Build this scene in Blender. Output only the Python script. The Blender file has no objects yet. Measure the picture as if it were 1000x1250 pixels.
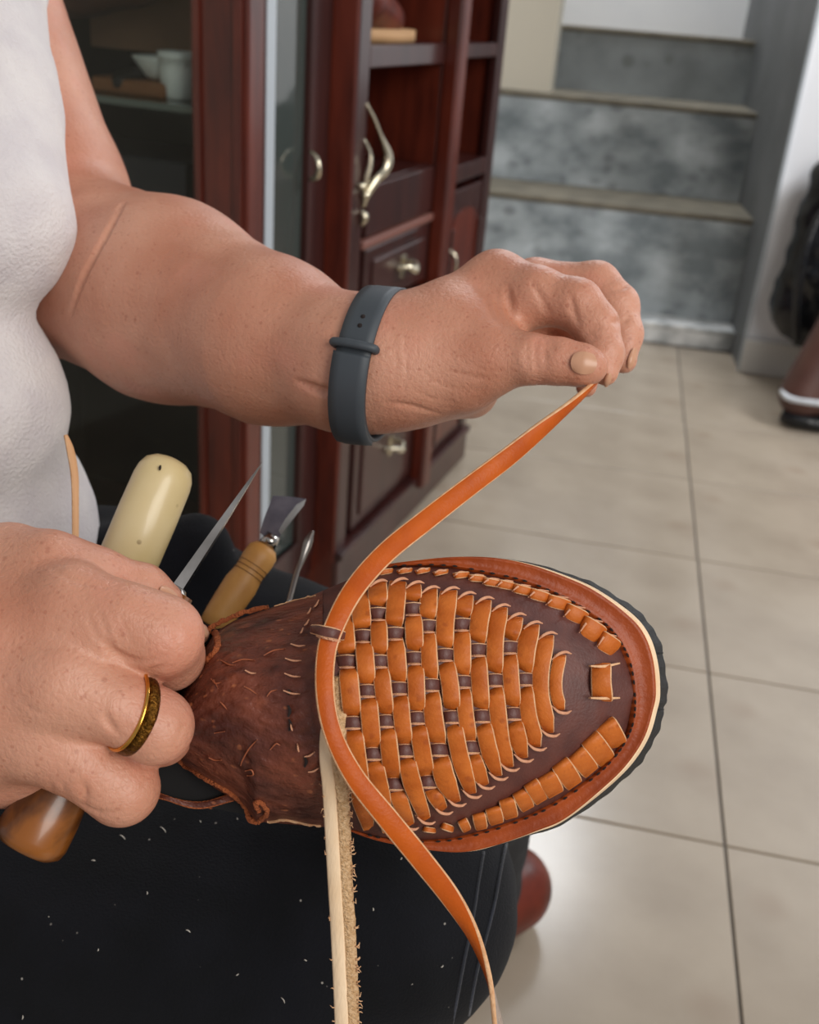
import bpy, bmesh, math, random
import numpy as np
from mathutils import Vector, Matrix
random.seed(3); np.random.seed(3)
sc = bpy.context.scene
COL = sc.collection

# ------------------------------------------------------------------ camera
F = 1268.455; YAW, PITCH, ROLL = -.1672038, .4571816, .0818096; CH = .78008
CAM = np.array([0, 0, CH])
_cy, _sy = math.cos(YAW), math.sin(YAW); _cp, _sp = math.cos(PITCH), math.sin(PITCH)
FW = np.array([_sy*_cp, _cy*_cp, -_sp]); RT = np.array([_cy, -_sy, 0.]); UP = np.cross(RT, FW)
_cr, _sr = math.cos(ROLL), math.sin(ROLL); RT, UP = _cr*RT+_sr*UP, -_sr*RT+_cr*UP
def W(px, py, d):
    """world point at depth d (metres) seen at pixel px, py of the photograph"""
    return CAM + d*(FW + RT*(px-500)/F + UP*(625-py)/F)
cd = bpy.data.cameras.new('camera'); cam = bpy.data.objects.new('camera', cd); COL.objects.link(cam)
M = Matrix.Identity(4)
for i, v in enumerate((RT, UP, -FW)):
    for j in range(3): M[j][i] = v[j]
M.translation = Vector(CAM); cam.matrix_world = M
cd.sensor_fit = 'VERTICAL'; cd.sensor_height = 36; cd.sensor_width = 28.8; cd.lens = F/1250*36
cd.clip_start = .02; cd.dof.use_dof = True; cd.dof.focus_distance = .385; cd.dof.aperture_fstop = 13
sc.camera = cam

# ------------------------------------------------------------------ light
wd = bpy.data.worlds.new('world'); sc.world = wd; wd.use_nodes = True
wd.node_tree.nodes['Background'].inputs[0].default_value = (.97, .97, 1, 1)
wd.node_tree.nodes['Background'].inputs[1].default_value = .36
def area(name, loc, to, size, size_y, power, col):
    l = bpy.data.lights.new(name, 'AREA'); l.shape = 'RECTANGLE'; l.size = size; l.size_y = size_y
    l.energy = power; l.color = col
    o = bpy.data.objects.new(name, l); COL.objects.link(o); o.location = loc
    o.rotation_euler = (Vector(to)-Vector(loc)).to_track_quat('-Z', 'Y').to_euler(); return o
area('shop_window_light', (1.25, -.75, 1.55), (-.1, .45, .55), 1.2, 1.4, 34, (1, .965, .91))
area('added_stair_fill', (-.05, 3.25, 2.3), (-.05, 3.1, 0), .6, .6, 24, (.92, .96, 1))  # added fill above the stairs to brighten the risers, no lamp known there
area('added_wall_fill', (1.35, 1.75, 1.7), (.6, 2.66, .35), .5, .5, 26, (.95, .97, 1))  # added fill aimed at the right wall to brighten it, not a fixture
sc.view_settings.view_transform = 'Standard'; sc.view_settings.look = 'None'
sc.view_settings.exposure = 0.0; sc.view_settings.gamma = 1; sc.view_settings.use_curve_mapping = False

# ------------------------------------------------------------------ materials
def lin(h):
    c = [int(h[i:i+2], 16)/255 for i in (0, 2, 4)]
    return tuple((x/12.92 if x <= .04045 else ((x+.055)/1.055)**2.4) for x in c)+(1,)
def mat(name, col, rough=.5, metal=0, col2=None, scale=20, detail=4, bump=0, bscale=200, spots=None, sss=0, coat=0,
        lo=.35, hi=.65, stretch=None, bdetail=4, bdist=.001, trans=0, sheen=0, crackle=0, spec=None):
    m = bpy.data.materials.new(name); m.use_nodes = True; nt = m.node_tree; N = nt.nodes; L = nt.links
    b = N['Principled BSDF']; c1 = lin(col); b.inputs['Base Color'].default_value = c1
    b.inputs['Roughness'].default_value = rough; b.inputs['Metallic'].default_value = metal
    if coat: b.inputs['Coat Weight'].default_value = coat; b.inputs['Coat Roughness'].default_value = .12
    if sheen: b.inputs['Sheen Weight'].default_value = sheen
    if trans: b.inputs['Transmission Weight'].default_value = trans
    if spec is not None: b.inputs['Specular IOR Level'].default_value = spec
    if sss:
        b.inputs['Subsurface Weight'].default_value = sss; b.inputs['Subsurface Radius'].default_value = (1, .35, .18)
        b.inputs['Subsurface Scale'].default_value = .006
    tc = N.new('ShaderNodeTexCoord'); mp = N.new('ShaderNodeMapping'); L.new(tc.outputs['Object'], mp.inputs[0])
    if stretch: mp.inputs['Scale'].default_value = stretch
    out = None
    if col2:
        n = N.new('ShaderNodeTexNoise'); n.inputs['Scale'].default_value = scale; n.inputs['Detail'].default_value = detail
        L.new(mp.outputs[0], n.inputs[0])
        r = N.new('ShaderNodeMapRange'); r.inputs[1].default_value = lo; r.inputs[2].default_value = hi; L.new(n.outputs[0], r.inputs[0])
        x = N.new('ShaderNodeMix'); x.data_type = 'RGBA'; L.new(r.outputs[0], x.inputs[0])
        x.inputs[6].default_value = c1; x.inputs[7].default_value = lin(col2); out = x.outputs[2]
    if spots:
        for (sc_, thr, hexc, amt, soft) in spots:
            v = N.new('ShaderNodeTexVoronoi'); v.inputs['Scale'].default_value = sc_; L.new(mp.outputs[0], v.inputs[0])
            n2 = N.new('ShaderNodeTexNoise'); n2.inputs['Scale'].default_value = sc_*.6; L.new(tc.outputs['Object'], n2.inputs[0])
            r = N.new('ShaderNodeMapRange'); r.inputs[1].default_value = thr; r.inputs[2].default_value = thr+soft
            r.inputs[3].default_value = amt; r.inputs[4].default_value = 0; L.new(v.outputs['Distance'], r.inputs[0])
            g = N.new('ShaderNodeMapRange'); g.inputs[1].default_value = .5; g.inputs[2].default_value = .6; L.new(n2.outputs[0], g.inputs[0])
            mu = N.new('ShaderNodeMath'); mu.operation = 'MULTIPLY'; L.new(r.outputs[0], mu.inputs[0]); L.new(g.outputs[0], mu.inputs[1])
            x = N.new('ShaderNodeMix'); x.data_type = 'RGBA'; L.new(mu.outputs[0], x.inputs[0])
            if out is None: x.inputs[6].default_value = c1
            else: L.new(out, x.inputs[6])
            x.inputs[7].default_value = lin(hexc); out = x.outputs[2]
    if out is not None: L.new(out, b.inputs['Base Color'])
    if bump:
        n = N.new('ShaderNodeTexNoise'); n.inputs['Scale'].default_value = bscale; n.inputs['Detail'].default_value = bdetail
        L.new(mp.outputs[0], n.inputs[0])
        bp = N.new('ShaderNodeBump'); bp.inputs['Strength'].default_value = bump; bp.inputs['Distance'].default_value = bdist
        L.new(n.outputs[0], bp.inputs['Height']); L.new(bp.outputs[0], b.inputs['Normal'])
        if crackle:
            wn = N.new('ShaderNodeTexNoise'); wn.inputs['Scale'].default_value = 60; L.new(tc.outputs['Object'], wn.inputs[0])
            av_ = N.new('ShaderNodeMix'); av_.data_type = 'VECTOR'; av_.inputs[0].default_value = .02; L.new(tc.outputs['Object'], av_.inputs[4]); L.new(wn.outputs[1], av_.inputs[5])
            vo = N.new('ShaderNodeTexVoronoi'); vo.feature = 'DISTANCE_TO_EDGE'; vo.inputs['Scale'].default_value = crackle; L.new(av_.outputs[1], vo.inputs[0])
            cr = N.new('ShaderNodeMapRange'); cr.inputs[2].default_value = .12; L.new(vo.outputs['Distance'], cr.inputs[0])
            b2 = N.new('ShaderNodeBump'); b2.inputs['Strength'].default_value = .22; b2.inputs['Distance'].default_value = .0003
            L.new(cr.outputs[0], b2.inputs['Height']); L.new(bp.outputs[0], b2.inputs['Normal']); L.new(b2.outputs[0], b.inputs['Normal'])
    return m
def mirror_along(m): return m

SKIN = mat('skin', 'ca937a', .44, col2='b87a60', scale=22, bump=.45, bscale=520, sss=.12, bdist=.0009,
           crackle=430, spots=[(190, .12, '935038', .4, .1), (420, .2, 'a05c44', .4, .15), (45, .35, 'cf8872', .35, .3)])
SKIN_CREASE = mat('skin_fold', 'a9644e', .5, sss=.1)
NAIL = mat('nail', 'be8d70', .34, col2='c8987a', scale=60)
SHIRT = mat('white_cotton', 'd9d3d2', .9, col2='cdc6c8', scale=40, bump=.8, bscale=520, bdist=.0012, sheen=.3)
PANTS = mat('black_trouser_cloth', '0a0b0f', .95, spec=.25, col2='0f1016', scale=30, bump=.6, bscale=900, sheen=.03, bdist=.0008,
            spots=[(75, .028, 'a59f97', .9, .02), (160, .03, '8a8580', .6, .02)])
NAVY = mat('navy_cloth', '15171e', .9, col2='262b3a', scale=25, bump=.6, bscale=800, sheen=.15)
ORANGE = mat('orange_leather', 'c66c2a', .45, col2='ad561a', scale=90, spec=.25, bump=.35, bscale=900, bdist=.0006, spots=[(260, .2, '8c3f18', .5, .2)])
LACE = mat('orange_lace_leather', 'bd5812', .42, col2='ad4c0e', scale=60, spec=.25, bump=.3, bscale=900, bdist=.0006)
FLESH = mat('pale_cut_leather', 'e0b48a', .75, col2='cf9a6e', scale=300, bump=.5, bscale=1500)
SUEDE = mat('grey_suede_back', '9a8a80', .95, col2='b09c8c', scale=400, bump=.9, bscale=1200, bdist=.001)
LIP = mat('pinkish_cut_edge', 'd29a78', .7, col2='bd8262', scale=300, bump=.4, bscale=1500)
CREAM = mat('cream_leather', 'efd4b2', .7, col2='e2c29c', scale=120, bump=.3, bscale=900, stretch=(1, 1, .2))
ROUGHSUEDE = mat('rough_tan_suede', 'e2bd92', .95, col2='c49a6c', scale=700, bump=1, bscale=1300, bdist=.0015)
VAMP = mat('dark_vamp_leather', '5e3229', .5, col2='4e2822', scale=120, bump=.3, bscale=900, bdist=.0006)
INSTEP = mat('pull_up_brown_leather', '7a3f2c', .4, col2='46211a', scale=38, bump=.9, bscale=130, bdist=.003, bdetail=6, stretch=(1, 2.2, 1),
             spec=.4, spots=[(170, .14, 'b06a45', .8, .1), (90, .15, '8f4d33', .6, .2)])
RAND = mat('tan_welt_leather', 'a0481a', .4, col2='8a3a14', scale=60, bump=.3, bscale=500, spec=.3)
RAWEDGE = mat('raw_orange_edge', 'b26031', .85, col2='9a4d25', scale=300, bump=1, bscale=1200, bdist=.002)
RUBBER = mat('black_rubber', '1b1c1d', .7, bump=.4, bscale=300)
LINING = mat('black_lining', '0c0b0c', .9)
DARK = mat('stitch_hole', '1c0f0c', .9)
GOLD = mat('gold', 'd6a04a', .22, 1); GOLDPAT = mat('engraved_gold', '7d5522', .4, 1, col2='4b3010', scale=500, bump=1, bscale=900)
STEEL = mat('polished_steel', 'dad5cf', .16, 1, col2='98928c', scale=40, stretch=(1, 1, .2))
BLUESTEEL = mat('ground_steel_blade', '79747c', .35, 1, col2='5b5862', scale=80)
NICKEL = mat('nickel', 'd8cfb8', .2, 1)
IVORY = mat('ivory_handle', 'dcc89c', .35, col2='cbb37a', scale=18, coat=.25, spots=[(70, .07, '6b4a22', .8, .03)])
PALEWOOD = mat('pale_turned_wood', 'bd8a4a', .5, col2='ad7838', scale=60, stretch=(1, 1, .3), bump=.2)
DARKLINE = mat('burnt_ring', '6b451f', .7)
VARNWOOD = mat('varnished_wood', '8a5018', .3, col2='4c280c', scale=70, lo=.42, hi=.6, coat=.25, stretch=(1, .3, 1))
BAND = mat('dark_grey_silicone', '3c4248', .55, bump=.05)
WOOD = mat('cherry_wood', '64281a', .3, col2='431912', scale=14, coat=.25, stretch=(3, 3, .5), bump=.1, bscale=60)
WOODDARK = mat('dark_cabinet_wood', '3f201d', .3, col2='2f1716', scale=10, coat=.35, stretch=(3, 3, .5))
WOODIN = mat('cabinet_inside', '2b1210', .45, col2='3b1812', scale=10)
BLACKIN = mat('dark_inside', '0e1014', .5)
CERAMIC = mat('white_ceramic', 'e3eae6', .3)
BROWNPACK = mat('brown_cloth_pack', '4a302c', .7, col2='6a4436', scale=14, lo=.45, hi=.6)
TANCARD = mat('tan_card', '8a6a52', .8); BASKET = mat('wood_tray', '8a5a34', .6)
PLASTER = mat('white_wall', 'efeff0', .8, col2='e6e7ea', scale=4)
CREAMWALL = mat('cream_wall', 'cfc8b8', .8); SHADEWALL = mat('painted_shade_jamb', '6a6d70', .6, col2='5c5f62', scale=6)  # the jamb's shade is put into its grey colour
CEMENT = mat('cement_riser', '737c80', .5, col2='bcc4c8', scale=6.5, detail=6, lo=.38, hi=.68, bump=.3, bscale=30, bdist=.01, stretch=(1, 1, 1.5),
             spots=[(16, .2, '5f6468', .6, .25)])
CEMENTD = mat('dark_cement_riser', '757a7b', .6, col2='959b9d', scale=6, detail=6, spots=[(14, .15, '4a4a44', .5, .2)])
CEMENTW = mat('whitewashed_kerb', 'eceeee', .6, col2='a3a8a9', scale=14, detail=6, lo=.4, hi=.6)
TREAD = mat('tread', '736c5d', .8, col2='5c564a', scale=15)
GROUT = mat('grout', '6d6760', .9)
TILE = mat('ceramic_floor_tile', 'a69988', .2, col2='948777', scale=7, detail=7, lo=.38, hi=.72, bump=.04, bscale=20,
           spots=[(9, .1, '8d7a68', .4, .2)])
BASETILE = mat('white_skirting_tile', 'c9c7c2', .3)
SHOERED = mat('worn_brown_shoe', '642414', .4, col2='44170e', scale=30, spec=.35)
BLACKGLOSS = mat('black_vinyl', '15171b', .22, bump=.6, bscale=25, bdist=.01)
BROWNBAG = mat('brown_bag_leather', '4c302a', .45, col2='5f3f36', scale=10)
GLASS = bpy.data.materials.new('cabinet_glass'); GLASS.use_nodes = True
_n = GLASS.node_tree.nodes; _l = GLASS.node_tree.links; _n.remove(_n['Principled BSDF'])
_t = _n.new('ShaderNodeBsdfTransparent'); _t.inputs[0].default_value = (.93, .96, .95, 1)
_g = _n.new('ShaderNodeBsdfGlossy'); _g.inputs['Roughness'].default_value = .06
_f = _n.new('ShaderNodeFresnel'); _f.inputs[0].default_value = 1.28
_x = _n.new('ShaderNodeMixShader'); _l.new(_f.outputs[0], _x.inputs[0]); _l.new(_t.outputs[0], _x.inputs[1]); _l.new(_g.outputs[0], _x.inputs[2])
_l.new(_x.outputs[0], _n['Material Output'].inputs[0])
MGLASS = bpy.data.materials.new('dark_backed_glass'); MGLASS.use_nodes = True
_b = MGLASS.node_tree.nodes['Principled BSDF']; _b.inputs['Base Color'].default_value = (.05, .06, .055, 1); _b.inputs['Roughness'].default_value = .04; _b.inputs['IOR'].default_value = 1.7

# ------------------------------------------------------------------ object helpers
def tag(o, label, cat=None, group=None, kind=None):
    if label: o['label'] = label
    if cat: o['category'] = cat
    if group: o['group'] = group
    if kind: o['kind'] = kind
    return o
def thing(name, loc, label, cat, group=None):
    o = bpy.data.objects.new(name, None); COL.objects.link(o); o.location = tuple(loc); o.empty_display_size = .02
    return tag(o, label, cat, group)
def origin_of(p):
    v = Vector((0, 0, 0))
    while p is not None: v += p.location; p = p.parent
    return np.array(v)
def mesh(name, V, Fc, mats, parent=None, mi=None, smooth=True, struct=False, base=None):
    V = np.asarray(V, float)
    loc = np.array([V[:, 0].mean(), V[:, 1].mean(), V[:, 2].min()]) if base is None else np.array(base, float)
    po = origin_of(parent)
    me = bpy.data.meshes.new(name); me.from_pydata([tuple(v) for v in (V-loc)], [], [tuple(int(i) for i in f) for f in Fc])
    if not isinstance(mats, (list, tuple)): mats = [mats]
    for m in mats: me.materials.append(m)
    if mi is not None: me.polygons.foreach_set('material_index', np.asarray(mi, np.int32))
    me.polygons.foreach_set('use_smooth', np.full(len(me.polygons), smooth)); me.update()
    o = bpy.data.objects.new(name, me); COL.objects.link(o)
    if parent is not None: o.parent = parent
    o.location = tuple(loc-po)
    if struct and parent is None: o['kind'] = 'structure'
    return o
def ident(a, b, c): return np.array([a, b, c], float)
def boxv(x0, x1, y0, y1, z0, z1, T=ident, bev=0):
    if bev <= 0:
        V = [T(x, y, z) for x in (x0, x1) for y in (y0, y1) for z in (z0, z1)]
        Fc = [(0, 1, 3, 2), (4, 6, 7, 5), (0, 4, 5, 1), (2, 3, 7, 6), (0, 2, 6, 4), (1, 5, 7, 3)]
        return V, Fc
    bm = bmesh.new(); bmesh.ops.create_cube(bm, size=1)
    for v in bm.verts:
        v.co = Vector(((x0+x1)/2+v.co.x*(x1-x0), (y0+y1)/2+v.co.y*(y1-y0), (z0+z1)/2+v.co.z*(z1-z0)))
    bmesh.ops.bevel(bm, geom=bm.edges[:], offset=bev, segments=2, affect='EDGES', profile=.5)
    bm.verts.ensure_lookup_table(); V = [T(*v.co) for v in bm.verts]; Fc = [[v.index for v in f.verts] for f in bm.faces]
    bm.free(); return V, Fc
def join(*parts):
    V, Fc = [], []
    for v, f in parts:
        n = len(V); V += list(v); Fc += [[i+n for i in q] for q in f]
    return V, Fc
def box(name, x0, x1, y0, y1, z0, z1, m, parent=None, T=ident, bev=0, struct=False):
    V, Fc = boxv(x0, x1, y0, y1, z0, z1, T, bev)
    return mesh(name, V, Fc, m, parent, smooth=False, struct=struct)
def catmull(P, n):
    P = np.asarray(P, float); k = len(P)
    Q = np.vstack([2*P[0]-P[1], P, 2*P[-1]-P[-2]]); out = []
    ts = np.linspace(0, k-1, n)
    for t in ts:
        i = min(int(t), k-2); s = t-i; a, b, c, d = Q[i], Q[i+1], Q[i+2], Q[i+3]
        out.append(.5*((2*b)+(-a+c)*s+(2*a-5*b+4*c-d)*s*s+(-a+3*b-3*c+d)*s**3))
    return np.array(out)
def sweep(P3, Wd, wid, th, crown=0):
    """rectangular section with eased corners swept along P3; Wd = width direction"""
    P3 = np.asarray(P3); n = len(P3); T = np.gradient(P3, axis=0); T /= np.linalg.norm(T, axis=1)[:, None]+1e-12
    Wd = Wd-(Wd*T).sum(1)[:, None]*T; Wd /= np.linalg.norm(Wd, axis=1)[:, None]+1e-12
    Nn = np.cross(Wd, T)
    wid = np.broadcast_to(wid, n); th = np.broadcast_to(th, n); V, Fc, MI = [], [], []
    for i in range(n):
        w, t = wid[i]/2, th[i]/2; e = min(t*.5, w*.3)
        for a, b in ((-w, t-e), (-w+e, t), (0, t*1.12+crown), (w-e, t), (w, t-e), (w, -t+e), (w-e, -t), (-w+e, -t), (-w, -t+e)):
            V.append(P3[i]+Wd[i]*a+Nn[i]*b)
    K = 9; kind = [1, 0, 0, 1, 1, 1, 2, 1, 1]
    for i in range(n-1):
        for j in range(K):
            j2 = (j+1) % K; Fc.append((i*K+j, i*K+j2, (i+1)*K+j2, (i+1)*K+j)); MI.append(kind[j])
    Fc.append(tuple(range(K))); MI.append(1); Fc.append(tuple((n-1)*K+j for j in reversed(range(K)))); MI.append(1)
    return V, Fc, MI
def ribbon(name, pts, mats, parent=None, th=.0016, n=40, smooth=True, crown=0, base=None, left=None):
    """pts: (px, py, d, width_px, twist_deg). Face of the strap looks at the camera when twist is 0."""
    A = catmull([[p[0], p[1], p[2], p[3], (p[4] if len(p) > 4 else 0)] for p in pts], n)
    P3 = np.array([W(a[0], a[1], a[2]) for a in A])
    T = np.gradient(P3, axis=0); T /= np.linalg.norm(T, axis=1)[:, None]
    view = P3-CAM; view /= np.linalg.norm(view, axis=1)[:, None]
    Wd = np.cross(T, view); Wd /= np.linalg.norm(Wd, axis=1)[:, None]
    Nn = np.cross(Wd, T)
    tw = np.radians(A[:, 4])[:, None]; Wd = Wd*np.cos(tw)+Nn*np.sin(tw)
    wid = A[:, 3]*A[:, 2]/F
    V, Fc, MI = sweep(P3, Wd, wid, th, crown)
    if left is not None: MI = [left if (i_ < len(MI)-2 and i_ % 9 in (0, 7, 8)) else x for i_, x in enumerate(MI)]
    # make sure face 0 looks to the camera at zero twist
    Nn2 = np.cross(Wd, T)
    if ((Nn2*(CAM-P3)).sum(1)*np.cos(tw[:, 0])).sum() < 0: MI = [{0: 2, 2: 0}.get(x, x) for x in MI]
    return mesh(name, V, Fc, mats, parent, MI, smooth, base=base)
def lathe(name, A, B, prof, m, parent=None, seg=28, flat=1.0, base=None, capm=None):
    A = np.asarray(A, float); B = np.asarray(B, float); ax = (B-A)/np.linalg.norm(B-A); L = np.linalg.norm(B-A)
    v = (A+B)/2-CAM; s = np.cross(ax, v); s /= np.linalg.norm(s); t = np.cross(ax, s)
    V, Fc = [], []
    for (u, r_) in prof:
        for k in range(seg):
            a = 2*math.pi*k/seg; V.append(A+ax*(u*L)+s*r_*math.cos(a)+t*r_*flat*math.sin(a))
    for i in range(len(prof)-1):
        for k in range(seg):
            k2 = (k+1) % seg; Fc.append((i*seg+k, i*seg+k2, (i+1)*seg+k2, (i+1)*seg+k))
    Fc.append(tuple(reversed(range(seg)))); Fc.append(tuple((len(prof)-1)*seg+k for k in range(seg)))
    return mesh(name, V, Fc, m, parent, base=base)
def tube(name, P3, r_, m, parent=None, n=None, seg=10, base=None):
    P3 = np.asarray(P3, float)
    R_ = np.broadcast_to(r_, len(P3))
    if n: A = catmull(np.hstack([P3, R_[:, None]]), n); P3, R_ = A[:, :3], A[:, 3]
    T = np.gradient(P3, axis=0); T /= np.linalg.norm(T, axis=1)[:, None]+1e-12
    ref = np.array([.3, .2, 1.]); V, Fc = [], []
    s = np.cross(T[0], ref); s /= np.linalg.norm(s)
    for i in range(len(P3)):
        s = s-(s@T[i])*T[i]; s /= np.linalg.norm(s); t = np.cross(T[i], s)
        for k in range(seg):
            a = 2*math.pi*k/seg; V.append(P3[i]+R_[i]*(s*math.cos(a)+t*math.sin(a)))
    for i in range(len(P3)-1):
        for k in range(seg):
            k2 = (k+1) % seg; Fc.append((i*seg+k, i*seg+k2, (i+1)*seg+k2, (i+1)*seg+k))
    Fc.append(tuple(reversed(range(seg)))); Fc.append(tuple((len(P3)-1)*seg+k for k in range(seg)))
    if name is None: return V, Fc
    return mesh(name, V, Fc, m, parent, base=base)

# ------------------------------------------------------------------ implicit surfaces (one continuous skin per body)
def rc(a, b, ra, rb): return ('rc', np.array(a, float), np.array(b, float), float(ra), float(rb))
def smin(a, b, k):
    if k <= 0: return np.minimum(a, b)
    h = np.maximum(k-np.abs(a-b), 0)/k; return np.minimum(a, b)-h*h*k*.25
def sdf(nd, P, S=None):
    """S = (values of every node at the block centres, block index, block radius): lets far parts be skipped"""
    t = nd[0]
    if t == 'rc':
        _, a, b, ra, rb = nd; ba = b-a; L2 = ba@ba+1e-12
        q = P-a; h = np.clip((q@ba)/L2, 0, 1); q = q-h[:, None]*ba; return np.sqrt(np.einsum('ij,ij->i', q, q))-(ra+(rb-ra)*h)
    if t == 'U':
        _, k, ch = nd
        if S:
            v = [S[0][id(c)][S[1]] for c in ch]; m_ = min(v); ch = [c for c, x in zip(ch, v) if x-2*S[2]-k*1.5 <= m_]
        d = sdf(ch[0], P, S)
        for c in ch[1:]: d = smin(d, sdf(c, P, S), k)
        return d
    if t == 'S':
        _, k, bs, cut = nd; d = sdf(bs, P, S)
        if S: cut = [c for c in cut if S[0][id(c)][S[1]]-S[2] <= k+.003]
        for c in cut: d = -smin(-d, sdf(c, P, S), k)
        return d
    if t == 'N':
        _, bs, fn = nd; return sdf(bs, P, S)+fn(P)
def centre_values(nd, C_, out):
    t = nd[0]
    for c in ([nd[1]] if t == 'N' else [nd[2]]+list(nd[3]) if t == 'S' else nd[2] if t == 'U' else []): centre_values(c, C_, out)
    if t == 'rc': v = sdf(nd, C_)
    elif t == 'U':
        v = out[id(nd[2][0])]
        for c in nd[2][1:]: v = smin(v, out[id(c)], nd[1])
    elif t == 'S': v = out[id(nd[2])]
    else: v = out[id(nd[1])]
    out[id(nd)] = v; return out
def surface(nd, lo, hi, vox, B=16):
    lo = np.array(lo, float); hi = np.array(hi, float); nb = np.ceil((hi-lo)/(vox*B)).astype(int)
    G = np.stack(np.meshgrid(*[np.arange(n) for n in nb], indexing='ij'), -1).reshape(-1, 3)
    d = sdf(nd, lo+(G+.5)*vox*B); act = G[np.abs(d) < vox*B*1.25]
    l = np.stack(np.meshgrid(*[np.arange(B+1)]*3, indexing='ij'), -1).reshape(-1, 3)
    KV, KK, sgn = [], [], []
    D1 = nb*B+2
    CV = centre_values(nd, lo+(act+.5)*vox*B, {}); rad = vox*B*.87
    for s in range(0, len(act)):
        a = act[s:s+1]; I = (a[:, None, :]*B+l[None]).reshape(-1, 3)
        v = sdf(nd, lo+I*vox, (CV, s, rad)).reshape(len(a), B+1, B+1, B+1)
        c = [v[:, i:B+i, j:B+j, k:B+k] for i in (0, 1) for j in (0, 1) for k in (0, 1)]
        neg = sum((x < 0).astype(np.int8) for x in c); ai = np.argwhere((neg > 0) & (neg < 8))
        if not len(ai): continue
        cc = np.stack([x[tuple(ai.T)] for x in c], 1); off = np.array([(i, j, k) for i in (0, 1) for j in (0, 1) for k in (0, 1)], float)
        acc = np.zeros((len(ai), 3)); cnt = np.zeros(len(ai))
        for e0 in range(8):
            for bit in (4, 2, 1):
                if e0 & bit: continue
                e1 = e0 | bit; x0, x1 = cc[:, e0], cc[:, e1]; m_ = (x0 < 0) != (x1 < 0)
                t = np.where(m_, x0/(x0-x1+1e-20), 0)
                p = off[e0][None]+(off[e1]-off[e0])[None]*t[:, None]; acc += p*m_[:, None]; cnt += m_
        gi = a[ai[:, 0]]*B+ai[:, 1:]
        KV.append(lo+(gi+acc/cnt[:, None])*vox); KK.append((gi[:, 0]*D1[1]+gi[:, 1])*D1[2]+gi[:, 2])
        sgn.append(np.stack([cc[:, 0] < 0, cc[:, 4] < 0, cc[:, 2] < 0, cc[:, 1] < 0], 1))
    V = np.vstack(KV); K = np.concatenate(KK); S = np.vstack(sgn)
    o = np.argsort(K); V, K, S = V[o], K[o], S[o]
    st = (D1[1]*D1[2], D1[2], 1); Fc = []
    def find(q):
        i = np.searchsorted(K, q); i = np.minimum(i, len(K)-1); return i, K[i] == q
    for ax in range(3):
        m_ = S[:, 0] != S[:, ax+1]; idx = np.where(m_)[0]; b, c = [(1, 2), (2, 0), (0, 1)][ax]
        i1, o1 = find(K[idx]-st[b]); i2, o2 = find(K[idx]-st[b]-st[c]); i3, o3 = find(K[idx]-st[c])
        ok = o1 & o2 & o3; q = np.stack([idx, i1, i2, i3], 1)[ok]; fl = S[idx, 0][ok]
        q[~fl] = q[~fl][:, ::-1]; Fc.append(q)
    Q = np.vstack(Fc); c = V.mean(0); A_, B_, C_ = V[Q[:, 0]]-c, V[Q[:, 1]]-c, V[Q[:, 2]]-c
    if (A_*np.cross(B_, C_)).sum() < 0: Q = Q[:, ::-1]
    return V, Q
def noise3(P, sc_, seed=0):
    r = np.random.RandomState(seed); o = np.zeros(len(P))
    for i in range(7):
        k = r.normal(size=3); k /= np.linalg.norm(k); o += np.sin(P@k*sc_*(.6+.25*i)+r.uniform(0, 6.28))
    return o/7
#SECTIONS

# ================================================================== the room
T_ = .33; X0 = .2172; Y0 = .896
floor = box('floor', -1.9, 2.3, -.9, 3.9, -.06, -.0035, GROUT, struct=True)
k = 0; tile_me = None
TW = 2*T_
for i in range(-3, 4):
    for j in range(-6, 6):
        x, y = X0+i*TW, Y0+j*T_
        if x+TW > 2.3 or x < -1.9 or y < -.9 or (y > 2.8): continue
        y1 = min(y+T_, 2.80)
        if tile_me is None or y1 < y+T_-.001:
            V, Fc = boxv(.0014, TW-.0014, .0014, (y1-y)-.0014, -.008, 0, bev=.0012)
            o = mesh('tile', V, Fc, TILE, floor, smooth=False, base=(0, 0, 0))
            if y1 >= y+T_-.001: tile_me = o.data
        else:
            o = bpy.data.objects.new('tile', tile_me); COL.objects.link(o); o.parent = floor
        o.location = (x, y, 0) ; o.location = Vector((x, y, 0))-Vector(origin_of(floor))
def YB(z0, z1, y0, y1, x0, x1, name, m, parent=None, bev=0, struct=True): return box(name, x0, x1, y0, y1, z0, z1, m, parent, bev=bev, struct=struct)
stairs = thing('stairs', (.05, 2.8, 0), 'grey cement stairs rising behind the tiled floor', 'stairs')
stairs['kind'] = 'structure'
for (z0, z1, y0, y1, m, nm) in ((0, .058, 2.80, 2.90, CEMENTW, 'kerb_step'), (0, .335, 2.88, 3.16, CEMENT, 'step'), (0, .572, 3.14, 3.42, CEMENT, 'step'), (0, .745, 3.40, 3.70, CEMENTD, 'step')):
    box(nm, -.62, .358, y0, y1, z0, z1-.012, m, stairs, bev=.004)
    box('tread', -.62, .358, y0-.006, y1, z1-.014, z1, TREAD if m is not CEMENTW else CEMENTW, stairs, bev=.003)
box('wall_back', -.9, 1.2, 3.66, 3.76, 0, 2.4, PLASTER, struct=True)
box('wall_pillar', -.46, -.235, 3.2, 3.34, .572, 2.2, CREAMWALL, struct=True)
box('wall_left', -1.2, -1.12, .2, 3.8, 0, 2.4, CREAMWALL, struct=True)
V = [(.366, 2.655, z) for z in (0, 2.4)]+[(.30, 3.66, z) for z in (0, 2.4)]+[(.45, 3.66, z) for z in (0, 2.4)]+[(.45, 2.66, z) for z in (0, 2.4)]
mesh('wall_jamb', V, [(0, 2, 3, 1), (2, 4, 5, 3), (4, 6, 7, 5), (6, 0, 1, 7), (1, 3, 5, 7), (0, 6, 4, 2)], SHADEWALL, smooth=False, struct=True)
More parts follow.
